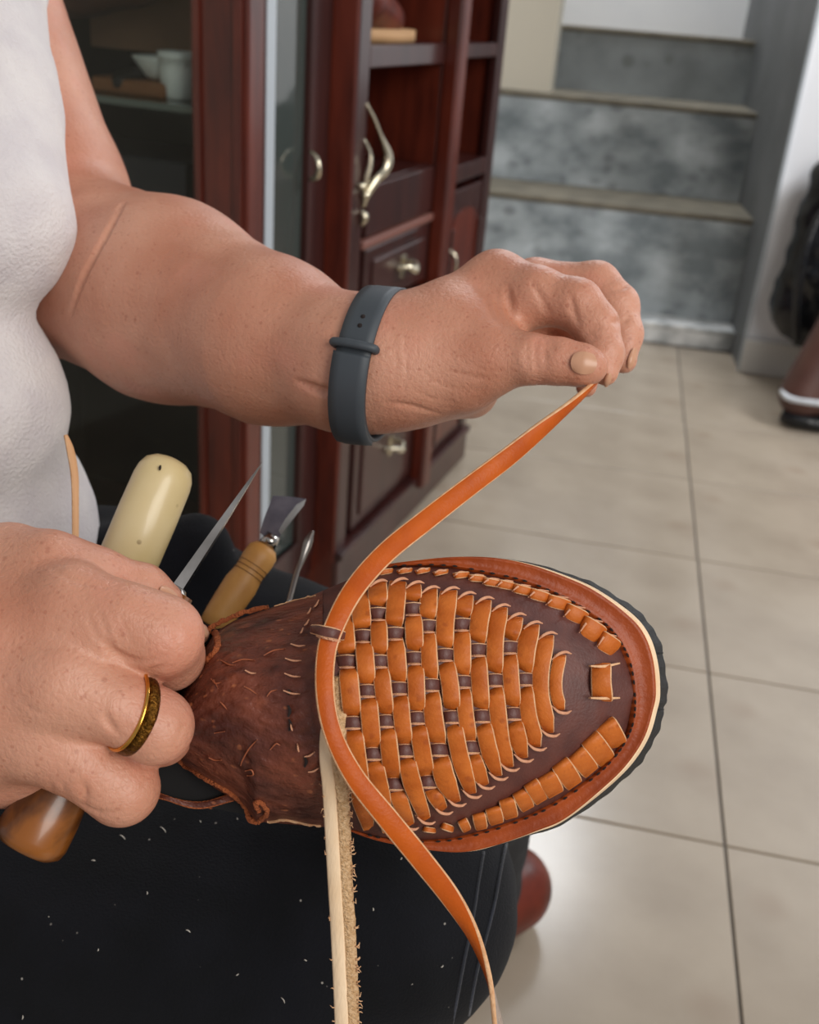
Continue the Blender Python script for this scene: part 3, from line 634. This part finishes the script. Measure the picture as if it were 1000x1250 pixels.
# ------------------------------------------------------------------ laces
lace = ribbon('leather_lace', [(737, 452, .424, 9, 78), (731, 461, .423, 9, 74), (718, 475, .420, 12, 62), (696, 495, .416, 15, 50), (660, 525, .410, 21, 32), (620, 558, .402, 24, 16), (570, 596, .393, 25, 8), (520, 635, .382, 26, 2), (470, 676, .368, 26, -3), (432, 720, .354, 26, -5),
    (408, 765, .3465, 25, 0), (398, 800, .3440, 24, 0), (397, 850, .3395, 23, 5), (408, 900, .3385, 23, 8), (434, 950, .341, 25, 4), (474, 1000, .345, 27, 0), (515, 1050, .351, 27, -4), (550, 1095, .358, 25, -14), (577, 1140, .363, 20, -42), (594, 1185, .367, 17, -75), (604, 1230, .370, 20, -105), (611, 1290, .374, 24, -125), (612, 1400, .384, 24, -130), (600, 1520, .395, 24, -110)],
    [LACE, FLESH, SUEDE], None, .0018, 220)
tag(lace, 'long orange leather lace pulled taut by the raised hand and trailing off the lap', 'lace')
ribbon('lace_loop', [(381, 768, .3515, 11), (388, 769, .3462, 13), (394, 770.5, .3438, 14), (401, 772, .3434, 14.5), (408, 773.5, .3438, 14), (414, 775, .3462, 13), (419, 776, .3515, 11)], [VAMP, FLESH, VAMP], shoe, .0014, 18)
edge([(387, 776.5, .3458, 1.6), (394, 778, .3434, 2), (401, 780, .3428, 2.2), (408, 781.5, .3434, 2), (415, 783, .3462, 1.6)], 2, LIP, 'pale_edge', .0009)
strip = thing('pale_leather_strip', W(415, 1100, .372), 'pale undyed leather strip hanging straight down over the dark thigh', 'leather strip')
a_ = [(404, 826, .3478), (401, 880, .3472), (398.5, 920, .349), (402, 960, .352), (405, 1010, .357), (409, 1080, .362), (413, 1150, .366), (418, 1270, .371), (420, 1420, .376)]
ribbon('smooth_edge', [(x, y, d, (9 if i == 0 else 17), -14) for i, (x, y, d) in enumerate(a_)], [CREAM]*3, strip, .0022, 70)
b_ = [(415, 826, .3478), (414, 880, .3476), (412.5, 925, .3485), (417, 965, .352), (419, 1010, .357), (422, 1080, .362), (426, 1150, .366), (430, 1270, .371), (432, 1420, .376)]
A_ = catmull([(x+1, y, d+.0006, 16, 14) for x, y, d in b_], 90); A_[:, 0] += np.random.normal(0, .35, 90); A_[:, 3] += np.random.normal(0, .7, 90)
ribbon('suede_side', [tuple(a) for a in A_], [ROUGHSUEDE]*3, strip, .0024, 90)
V, Fc = [], []
for i in range(60):
    y_ = random.uniform(940, 1250); x_ = float(np.interp(y_, [b[1] for b in b_], [b[0] for b in b_]))+7.5; d_ = float(np.interp(y_, [b[1] for b in b_], [b[2] for b in b_]))
    if random.random() < .25: x_ -= 27
    sg_ = 1 if x_ > 411 else -1
    v, f_ = tube(None, [W(x_, y_, d_), W(x_+sg_*random.uniform(2, 5), y_+random.uniform(-3, 3), d_-.0005), W(x_+sg_*random.uniform(3, 7), y_+random.uniform(-5, 5), d_)], [.0003, .00025, .0001], None, seg=4)
    n = len(V); V += list(v); Fc += [[q+n for q in g] for g in f_]
mesh('loose_fibres', V, Fc, FLESH, strip)['kind'] = 'stuff'
thin = ribbon('thin_leather_strip', [(80, 531, .452, 4, 20), (86, 550, .452, 9, 20), (91, 580, .45, 9, 15), (92, 620, .448, 8, 10), (92, 700, .445, 8, 0)], [mat('tan_strip', 'c9986c', .6), FLESH, FLESH], None, .0018, 40)
tag(thin, 'thin tan leather strip standing upright against the white shirt', 'leather strip')

# ================================================================== tools
awl = thing('awl', W(45, 1010, .375), 'wooden-handled awl with a long steel spike gripped in the near fist', 'awl')
A0, A1 = W(40, 1020, .368), W(232, 700, .395)
hl = np.linalg.norm(A1-A0); ax = (A1-A0)/hl
lathe('handle', A0, A1, [(-.055, .0005), (-.054, .006), (-.048, .0100), (-.028, .0126), (.0, .0132), (.08, .0125), (.2, .0105), (.5, .011), (.75, .0085), (.92, .006)], VARNWOOD, awl, 36)
lathe('end_dimple', A0-ax*(.0565*hl), A0-ax*.0535*hl, [(0, .0028), (.5, .0038), (1, .004)], mat('dimple_pale', 'c9a888', .6), awl)
s0, s1 = W(200, 745, .392), W(320, 565, .418)
V, Fc = [], []
axs = (s1-s0)/np.linalg.norm(s1-s0); vv = (s0-CAM); vv /= np.linalg.norm(vv); sd = np.cross(axs, vv); sd /= np.linalg.norm(sd); tt = np.cross(axs, sd)
for u_, r_ in ((0, .0030), (.12, .0031), (.5, .0021), (.85, .0009), (.97, .00035), (1, .0001)):
    for k_ in range(4):
        a = math.pi/2*k_+.55; V.append(s0+(s1-s0)*u_+sd*r_*math.cos(a)+tt*r_*math.sin(a))
for i in range(5): Fc += [(i*4+k_, i*4+(k_+1) % 4, (i+1)*4+(k_+1) % 4, (i+1)*4+k_) for k_ in range(4)]
mesh('spike', V, Fc+[(3, 2, 1, 0), (20, 21, 22, 23)], STEEL, awl, smooth=False)
lathe('ferrule', s0-axs*.004, s0+axs*.010, [(0, .0052), (.8, .005), (1, .0035)], STEEL, awl)
iv = thing('bone_folder', W(165, 670, .46), 'thick ivory-coloured rounded tool handle standing behind the fist', 'tool handle')
lathe('handle', W(199, 585, .468), W(135, 735, .455), [(-.175, .0004), (-.172, .004), (-.155, .0075), (-.115, .0108), (-.05, .0126), (.02, .0132), (.3, .0134), (1, .0130)], IVORY, iv, 40)
lathe('end_crack', W(196, 568, .4549), W(195, 574, .4545), [(0, .0004), (.5, .0006), (1, .0003)], DARK, iv, 8)
ch = thing('skiving_knife', W(300, 700, .52), 'flared steel skiving knife with a pale turned wood handle on the lap', 'knife')
c0, c1 = W(268, 752, .515), W(325, 668, .525)
lathe('handle', c0, c1, [(-.15, .0070), (0, .0078), (.2, .0083), (.45, .0087), (.62, .0076), (.70, .0078), (.82, .0083), (.93, .0080), (1.0, .0058), (1.02, .0006)], PALEWOOD, ch, 30)
for u_ in (.60, .66, .72): lathe('ring_mark', c0+(c1-c0)*u_, c0+(c1-c0)*(u_+.008), [(0, .0080), (.5, .0084), (1, .0080)], DARKLINE, ch)
lathe('ferrule', c1, W(334, 653, .526), [(0, .0045), (1, .0038)], STEEL, ch)
P = [(326, 660), (318, 650), (322, 634), (333, 605), (353, 606), (374, 609), (371, 617), (356, 636), (343, 653), (336, 662)]
V = [W(x, y, .5255-.0009) for x, y in P]+[W(x, y, .5255+.0012) for x, y in P]; n = len(P)
c = len(V)
mesh('blade', V, [tuple(range(n)), tuple(reversed(range(n, 2*n)))]+[(i, (i+1) % n, n+(i+1) % n, n+i) for i in range(n)], BLUESTEEL, ch, smooth=False)
P = [(343, 653), (356, 636), (371, 617), (374, 609), (362, 616), (348, 634), (340, 648)]
V = [W(x, y, .5243) for x, y in P]+[W(x, y, .5254) for x, y in P]; n = len(P)
mesh('bevelled_edge', V, [tuple(range(n)), tuple(reversed(range(n, 2*n)))]+[(i, (i+1) % n, n+(i+1) % n, n+i) for i in range(n)], STEEL, ch, smooth=False)
hk = tube('hook_tool', [W(352, 738, .50), W(362, 700, .51), (W(370, 680, .515)), W(376, 662, .518), W(382, 648, .519)], [.0013, .0013, .0016, .0024, .0008], mat('dull_steel', '8f8a86', .3, 1), n=30)
tag(hk, 'thin steel hook tool leaning between the knife and the shoe', 'hook')
#SECTION3

# ================================================================== the person
def R(a, b, ra=None, rb=None):
    """round cone between (px, py, d, radius_px) points"""
    A_, B_ = W(a[0], a[1], a[2]), W(b[0], b[1], b[2]); return rc(A_, B_, a[3]*a[2]/F, b[3]*b[2]/F)
def chain(pts, k=.005): return ('U', k, [R(a, b) for a, b in zip(pts[:-1], pts[1:])])
person = thing('person', W(-150, 1000, .62)*[1, 1, 0], 'seated person in white T-shirt and black trousers working on the shoe with both hands', 'person')
# left arm and raised hand (fingers pinch the lace)
arm = ('U', .012, [R((-68, -160, .635, 84), (50, 235, .612, 100)), R((50, 235, .612, 100), (74, 318, .598, 108)), R((74, 318, .598, 108), (205, 368, .548, 119)), R((205, 368, .548, 119), (330, 416, .497, 97)),
    R((330, 416, .495, 97), (432, 446, .463, 78)), R((432, 446, .463, 78), (480, 447, .457, 68))])
palmL = ('U', .016, [R((478, 425, .457, 50), (606, 350, .462, 38)), R((480, 450, .452, 60), (560, 455, .447, 48)), R((500, 470, .468, 42), (575, 476, .470, 34)),
    R((480, 430, .478, 48), (650, 352, .488, 30)), R((510, 455, .49, 42), (620, 400, .495, 30)), R((515, 440, .448, 50), (598, 437, .435, 38)),
    R((560, 405, .453, 44), (612, 388, .456, 30)), R((540, 415, .450, 46), (585, 420, .445, 40))])
thumbL = chain([(598, 437, .435, 36), (648, 438, .4265, 31), (682, 441, .4235, 29), (712, 446, .421, 25.5), (722, 448, .4205, 20)], .004)
indexL = chain([(606, 346, .460, 37), (655, 362, .446, 35), (704, 372, .438, 31), (727, 398, .435, 27), (737, 432, .431, 23), (739, 456, .428, 16)], .005)
midL = chain([(655, 350, .486, 32), (728, 350, .474, 29), (752, 374, .468, 27), (761, 408, .463, 23), (762, 440, .459, 17)], .005)
ringL = chain([(640, 380, .495, 30), (698, 392, .486, 27), (722, 430, .470, 21), (716, 472, .452, 14)], .005)
litL = chain([(615, 420, .500, 28), (680, 420, .492, 24), (700, 455, .475, 18)], .005)
handL = ('U', .008, [palmL, ('U', .0012, [thumbL, indexL, midL, ringL, litL])])
armL = ('U', .014, [arm, handL])
def trace(nd, X, Y, d0=.28):
    X = np.asarray(X, float); Y = np.asarray(Y, float)
    dirs = np.array([FW+RT*(x-500)/F+UP*(625-y)/F for x, y in zip(X, Y)]); d = np.full(len(X), d0)
    for _ in range(40):
        v = sdf(nd, CAM+dirs*d[:, None]); d = np.minimum(d+v*.97, .8)
        if np.abs(v).max() < 2e-4: break
    return d
def crs(pts, nd, r_=.0008, dep=.0005):
    """thin groove that follows the skin under a line of pixels"""
    P = catmull(pts, max(4, len(pts)*3)); D = trace(nd, P[:, 0], P[:, 1])
    Q = [W(p[0], p[1], d-dep) for p, d in zip(P, D)]; k = len(Q)-1
    return [rc(Q[i], Q[i+1], r_*(.35+.65*math.sin(math.pi*(i+.3)/(k+.3))), r_*(.35+.65*math.sin(math.pi*min(i+1, k-.2)/k))) for i in range(k) if abs(D[i]-D[i+1]) < .012]
armT = armL
cutL = []
for pts, r_ in [([(158, 232), (130, 285), (100, 340), (84, 385)], .0019), ([(648, 342), (658, 360), (669, 384)], .0012), ([(697, 358), (699, 378), (706, 397)], .0013), ([(712, 408), (724, 400), (738, 397)], .0012), ([(719, 414), (730, 408)], .0007),
    ([(648, 412), (642, 430), (645, 452)], .0010), ([(657, 411), (653, 430), (656, 455)], .0011), ([(668, 412), (664, 430), (667, 452)], .0009), ([(675, 415), (673, 428)], .0007),
    ([(618, 348), (622, 372), (631, 398)], .0018), ([(606, 356), (610, 378), (622, 396)], .0010), ([(594, 360), (600, 380), (612, 398)], .0008), ([(752, 350), (760, 350), (770, 344)], .001), ([(746, 394), (758, 392), (770, 384)], .0012),
    ([(470, 492), (500, 496), (540, 506)], .0011), ([(540, 402), (570, 405), (600, 412)], .0007), ([(545, 450), (580, 462), (610, 462)], .0007), ([(520, 460), (550, 474), (590, 478)], .0006), ([(560, 440), (590, 452), (622, 455)], .0005),
    ([(500, 470), (520, 484), (555, 492)], .0006), ([(360, 465), (390, 478), (412, 482)], .0022), ([(480, 400), (484, 440), (482, 480)], .0005), ([(492, 400), (497, 440), (494, 480)], .0005)]: cutL += crs(pts, armT, r_*1.05)
# right hand gripping shoe and awl
palmR = ('U', .016, [R((-230, 800, .385, 95), (-60, 800, .37, 96)), R((-110, 745, .372, 60), (62, 700, .368, 46)), R((-110, 790, .355, 66), (92, 748, .352, 48)),
    R((-110, 850, .352, 66), (82, 832, .345, 48)), R((-110, 900, .36, 62), (62, 905, .352, 44)), R((-80, 920, .372, 64), (40, 935, .376, 52)), R((-40, 800, .38, 80), (60, 820, .375, 60)), R((-110, 700, .385, 50), (10, 680, .378, 40))])
idxR = chain([(62, 700, .368, 42), (120, 708, .372, 36), (175, 720, .378, 29), (204, 731, .382, 20)], .006)
midR = chain([(92, 742, .352, 48), (150, 758, .349, 43), (198, 776, .352, 44), (207, 800, .368, 36), (190, 815, .39, 30)], .008)
ringR = chain([(82, 832, .345, 48), (140, 858, .345, 39), (190, 886, .349, 38.5), (196, 898, .366, 30), (170, 900, .39, 26)], .008)
litR = chain([(62, 905, .352, 44), (105, 935, .351, 36), (148, 962, .357, 39), (150, 968, .372, 30), (120, 968, .392, 26)], .008)
thR = chain([(40, 740, .405, 30), (140, 765, .410, 26), (215, 775, .400, 22), (240, 774, .388, 16)], .006)
handR = ('U', .010, [palmR, ('U', .0018, [idxR, midR, ringR, litR, thR])])
cutR = []
for pts, r_ in [([(214, 752), (218, 775), (219, 800)], .0006), ([(226, 872), (220, 895), (206, 920)], .0006), ([(182, 945), (174, 962), (160, 978)], .0006), ([(176, 826), (190, 818), (206, 812)], .0009), ([(160, 812), (190, 806), (212, 800)], .0006),
    ([(126, 780), (136, 796), (152, 806), (172, 808)], .0016), ([(118, 745), (126, 765), (138, 790)], .0008), ([(130, 742), (140, 765), (150, 790)], .0006), ([(142, 742), (152, 765), (160, 785)], .0006), ([(104, 742), (114, 770), (128, 795)], .0007),
    ([(126, 865), (134, 884), (150, 902)], .0014), ([(100, 952), (104, 968), (100, 985)], .0012), ([(98, 982), (120, 992), (150, 992)], .0009), ([(60, 955), (66, 975)], .0005), ([(75, 950), (80, 975)], .0005),
    ([(60, 690), (90, 706), (140, 716)], .0009), ([(30, 745), (60, 752), (90, 748)], .0005), ([(10, 770), (50, 790), (80, 786)], .0005), ([(20, 850), (40, 868), (60, 872)], .0005)]: cutR += crs(pts, handR, r_*1.15)
fore = [R((-230, 800, .385, 95), (-520, 900, .42, 120)), R((-520, 900, .42, 120), (-760, 820, .50, 130))]
armR = ('U', .02, [handR]+fore+[R((-760, 820, .50, 130), (-420, 120, .60, 110)), R((-420, 120, .60, 110), (-260, 0, .66, 100))])
torso = ('U', .05, [R((-260, -60, .66, 110), (-250, 330, .64, 120)), R((-62, -160, .62, 80), (-260, -160, .66, 110))])
def skinfold(P): return .0002*noise3(P, 230, 11)+.0009*noise3(P, 55, 13)
body = ('S', .0009, ('U', .01, [armL, armR, torso]), cutL+cutR)
allp = []
def walk(nd):
    if nd[0] == 'rc': allp.extend([nd[1]-max(nd[3], nd[4]), nd[1]+max(nd[3], nd[4]), nd[2]-max(nd[3], nd[4]), nd[2]+max(nd[3], nd[4])])
    for c in nd[1:]:
        if isinstance(c, tuple): walk(c)
        if isinstance(c, list): [walk(q) for q in c]
def bounds(nd, m=.01):
    allp.clear(); walk(nd); a = np.array(allp); return a.min(0)-m, a.max(0)+m
lo, hi = bounds(body); V, Fc = surface(('N', body, skinfold), lo, hi, .0011)
skin = mesh('body', V, Fc, SKIN, person)
# nails: small curved shells lying on the finger tips
def nail(c, lx, ly, ang, nd, d_=None):
    V, Fc = [], []; n = 12; a = math.radians(ang); Q = []
    for i in range(n+1):
        for j in range(n+1):
            s, t = -1+2*i/n, -1+2*j/n; s2, t2 = s*math.sqrt(1-t*t/2.4), t*math.sqrt(1-s*s/2.4)
            Q.append((c[0]+(s2*lx*math.cos(a)-t2*ly*math.sin(a)), c[1]+(s2*lx*math.sin(a)+t2*ly*math.cos(a)), s, t))
    Q = np.array(Q); D = trace(nd, Q[:, 0], Q[:, 1]); D = np.minimum(D, np.median(D)+.004)
    e = .0005+.0006*(1-Q[:, 3]**2)-.0007*np.clip(-Q[:, 2]-.6, 0, 1)
    V = [W(q[0], q[1], d-x) for q, d, x in zip(Q, D, e)]
    Fc = [(i*(n+1)+j, (i+1)*(n+1)+j, (i+1)*(n+1)+j+1, i*(n+1)+j+1) for i in range(n) for j in range(n)]
    return mesh('fingernail', V, Fc, NAIL, person)
nail((713, 443), 16, 14, 5, thumbL); nail((772, 437), 13, 4.5, -72, midL); nail((742, 464), 9, 4, -72, indexL)
nail((206, 724), 12, 6, 33, idxR); nail((245, 768), 12, 6, 45, thR)
# T-shirt
shirt = ('U', .03, [R((-80, -120, .56, 118), (-38, 264, .505, 125)), R((-330, -60, .66, 170), (-300, 500, .62, 215)), R((-230, -120, .60, 130), (-230, 300, .56, 170))])
shirt2 = ('U', .016, [shirt, ('U', .02, [R((-62, 478, .53, 134), (-55, 500, .53, 134)), R((-300, 470, .60, 200), (-200, 480, .60, 200))]), ('U', .02, [R((-42, 640, .575, 158), (-120, 680, .58, 190)), R((-250, 640, .60, 210), (-300, 700, .62, 220))]), R((-110, -90, .585, 100), (-24, -36, .575, 74)), ('U', .03, [R((-560, 330, .575, 150), (-420, 120, .60, 150)), R((-420, 120, .60, 150), (-260, 0, .66, 150))])])
def folds(P): return .003*noise3(P, 42, 21)+.0012*noise3(P, 130, 22)+.0005*noise3(P, 420, 23)
lo, hi = bounds(shirt2); hi[2] = min(hi[2], 1.12)
V, Fc = surface(('N', shirt2, folds), lo, hi, .004)
sh = mesh('t_shirt', V, Fc, SHIRT, person)
# trousers: near thigh with knee and shin, far thigh and shin
KN = W(468, 1096, .505); HN = W(-260, 1160, .56); KF = W(545, 905, .60); HF = W(-120, 760, .66)
foot = np.array([.01, .67, .0])
near = ('U', .03, [rc(HN, W(250, 1180, .525), .10, .088), rc(W(250, 1180, .525), KN, .088, .060), rc(KN, np.array([KN[0]-.19, KN[1]-.03, .08]), .058, .045)])
AF = foot+np.array([-.05, -.03, .11])
far = ('U', .03, [rc(HF, W(150, 790, .66), .085, .082), rc(W(150, 790, .66), KF, .082, .058), rc(KF, AF, .055, .050)])
hips = rc(W(-300, 900, .62), W(-300, 1000, .60), .15, .16)
def pf(P): return .0025*noise3(P, 50, 31)+.0014*noise3(P, 120, 32)
tr = ('U', .02, [near, far, hips, R((150, 700, .60, 60), (240, 668, .60, 42))])
lo, hi = bounds(tr); V, Fc = surface(('N', tr, pf), lo, hi, .0045)
trs = mesh('trousers', V, Fc, PANTS, person)
# worn shoe on the floor
shu = ('U', .02, [rc((-.08, .64, .045), (.0, .735, .040), .042, .040), rc((-.095, .62, .07), (-.05, .67, .085), .038, .042), rc((-.13, .58, .045), (-.08, .64, .045), .038, .042)])
lo, hi = bounds(shu); lo[2] = .012; V, Fc = surface(('S', .004, shu, [rc((-1.2, .7, -.99), (1.2, .7, -.99), 1.002, 1.002)]), lo-[0, 0, .01], hi, .004)
mesh('worn_shoe', V, Fc, SHOERED, person)
nf = np.array([KN[0]-.19, KN[1]-.03, 0])-np.array([-.13, .58, 0])
mesh('worn_shoe', V+nf, Fc, SHOERED, person)
for pts_ in ([(618, 1030), (611, 1062), (604, 1100), (594, 1140), (582, 1185), (570, 1250)], [(590, 1040), (584, 1075), (577, 1120), (565, 1180), (552, 1250)]):
    P_ = catmull(pts_, 30); D_t = trace(tr, P_[:, 0], P_[:, 1]); ok = D_t < .6
    if ok.sum() > 6: tube('seam', [W(p[0], p[1], d+.0002) for p, d in zip(P_[ok], D_t[ok])], .0009, NAVY, person, seg=6)
V, Fc = [], []
LP = [(200, 1012, 8), (150, 1021, 7), (114, 1050, 4), (290, 1000, 3), (245, 1003, 3), (230, 1136, 5), (347, 1222, 9), (504, 1021, 9), (488, 1051, 8), (373, 1172, 3), (501, 1202, 5), (456, 1110, 3), (120, 1160, 3), (60, 1120, 3), (290, 1190, 3), (540, 1180, 3), (28, 1242, 4), (180, 1090, 3)]
D_l = trace(tr, [p[0] for p in LP], [p[1] for p in LP])
for (x, y, L), d in zip(LP, D_l):
    L *= .62
    a = random.uniform(0, 3.1); q = [W(x+L*t*math.cos(a)-L*.25*t*t*math.sin(a), y+L*t*math.sin(a)+L*.25*t*t*math.cos(a), d-.0008) for t in (-1, -.3, .4, 1)]
    v, f_ = tube(None, q, [.0002, .0003, .0003, .0002], None, seg=4); n = len(V); V += list(v); Fc += [[i_+n for i_ in g] for g in f_]
mesh('lint', V, Fc, mat('pale_lint', 'b9b2a8', .9), person)['kind'] = 'stuff'
# ------------------------------------------------------------------ worn things
band = thing('wristband', W(430, 450, .44), 'dark grey silicone wristband around the raised wrist', 'wristband')
def ringpts(c, a, b, n=90):
    out = []
    for i in range(n+1):
        t = 2*math.pi*i/n; out.append(c+a*math.cos(t)+b*math.sin(t))
    return np.array(out)
def wrap(nd, c, a, b, nr, w, e0, e1, t0=0, t1=2*math.pi, n=96, rows=5, r0=.004):
    """band of width w lying on the surface nd around centre c in the plane a, b"""
    closed = abs(t1-t0) > 6.2; T_s = np.linspace(t0, t1, n, endpoint=not closed); a = a/np.linalg.norm(a); b = b-(b@a)*a; b = b/np.linalg.norm(b)
    G = []
    for k_ in range(rows):
        o = c+nr*w*(k_/(rows-1)-.5); dr = np.array([a*math.cos(t)+b*math.sin(t) for t in T_s]); r_ = np.full(n, r0)
        for _ in range(50): r_ = r_-np.minimum(sdf(nd, o+dr*r_[:, None]), .004)*.9
        for _ in range(3): r_ = (np.roll(r_, 1)+2*r_+np.roll(r_, -1))/4 if closed else r_
        G.append((o, dr, r_))
    R0 = np.array([g[2] for g in G]); R0 = R0*.4+R0.mean(0)*.6+.0006
    V = []; prof = [(k_, e1-(.0004 if k_ in (0, rows-1) else 0)) for k_ in range(rows)]+[(k_, e0) for k_ in reversed(range(rows))]
    for k_, e in prof: V += list(G[k_][0]+G[k_][1]*(R0[k_]+e)[:, None])
    K = len(prof); m = n if closed else n-1
    Fc = [(k_*n+i, k_*n+(i+1) % n, ((k_+1) % K)*n+(i+1) % n, ((k_+1) % K)*n+i) for k_ in range(K) for i in range(m)]
    if not closed: Fc += [tuple(k_*n for k_ in range(K)), tuple(k_*n+n-1 for k_ in reversed(range(K)))]
    return V, Fc, G, R0, T_s
cw = W(455, 447, .4605); av = W(472, 361, .4605)-W(434, 533, .4605); bv = W(424, 452, .4260)-W(480, 442, .495)
nrm = np.cross(av, bv); nrm /= np.linalg.norm(nrm)
if nrm@RT < 0: nrm = -nrm
V, Fc, G, R0, Ts = wrap(armL, cw, av, bv, nrm, .0150, .0, .0019); mesh('strap', V, Fc, BAND, band)
V, Fc, *_ = wrap(armL, cw, av, bv, nrm, .0158, .0019, .0040, math.radians(92), math.radians(178), 40); mesh('strap_tail', V, Fc, BAND, band)
def bpt(deg, k_, e):
    i = int(round(math.radians(deg)/(2*math.pi)*96)) % 96; return G[k_][0]+G[k_][1][i]*(R0[k_][i]+e)
q = [bpt(88, 0, -.001)-nrm*.0012, bpt(88, 0, .003)-nrm*.0012, bpt(88, 1, .0048), bpt(88, 2, .0050), bpt(88, 3, .0048), bpt(88, 4, .003)+nrm*.0012, bpt(88, 4, -.001)+nrm*.0012]
tube('keeper_loop', catmull(q, 30), .0019, BAND, band)
for dg in (62, 73): lathe('strap_hole', bpt(dg, 2, .0012), bpt(dg, 2, .0021), [(0, .0010), (1, .0010)], DARK, band, 12)
ringo = thing('finger_ring', W(170, 868, .345), 'gold ring with engraved band on the fist gripping the awl', 'ring')
cr_ = W(160, 868, .3465); a2 = W(184, 830, .3455)-W(146, 904, .3455); b2 = W(190, 880, .3330)-W(146, 861, .358)
nr = np.cross(a2, b2); nr /= np.linalg.norm(nr)
if nr@(W(230, 885, .35)-cr_) < 0: nr = -nr
V, Fc, *_ = wrap(ringR, cr_+nr*.0012, a2, b2, nr, .0040, -.0006, .0006, rows=4); mesh('engraved_band', V, Fc, GOLDPAT, ringo)
V, Fc, *_ = wrap(ringR, cr_-nr*.0014, a2, b2, nr, .0012, -.0006, .0010, rows=3); mesh('bright_rim', V, Fc, GOLD, ringo)
#SECTION4
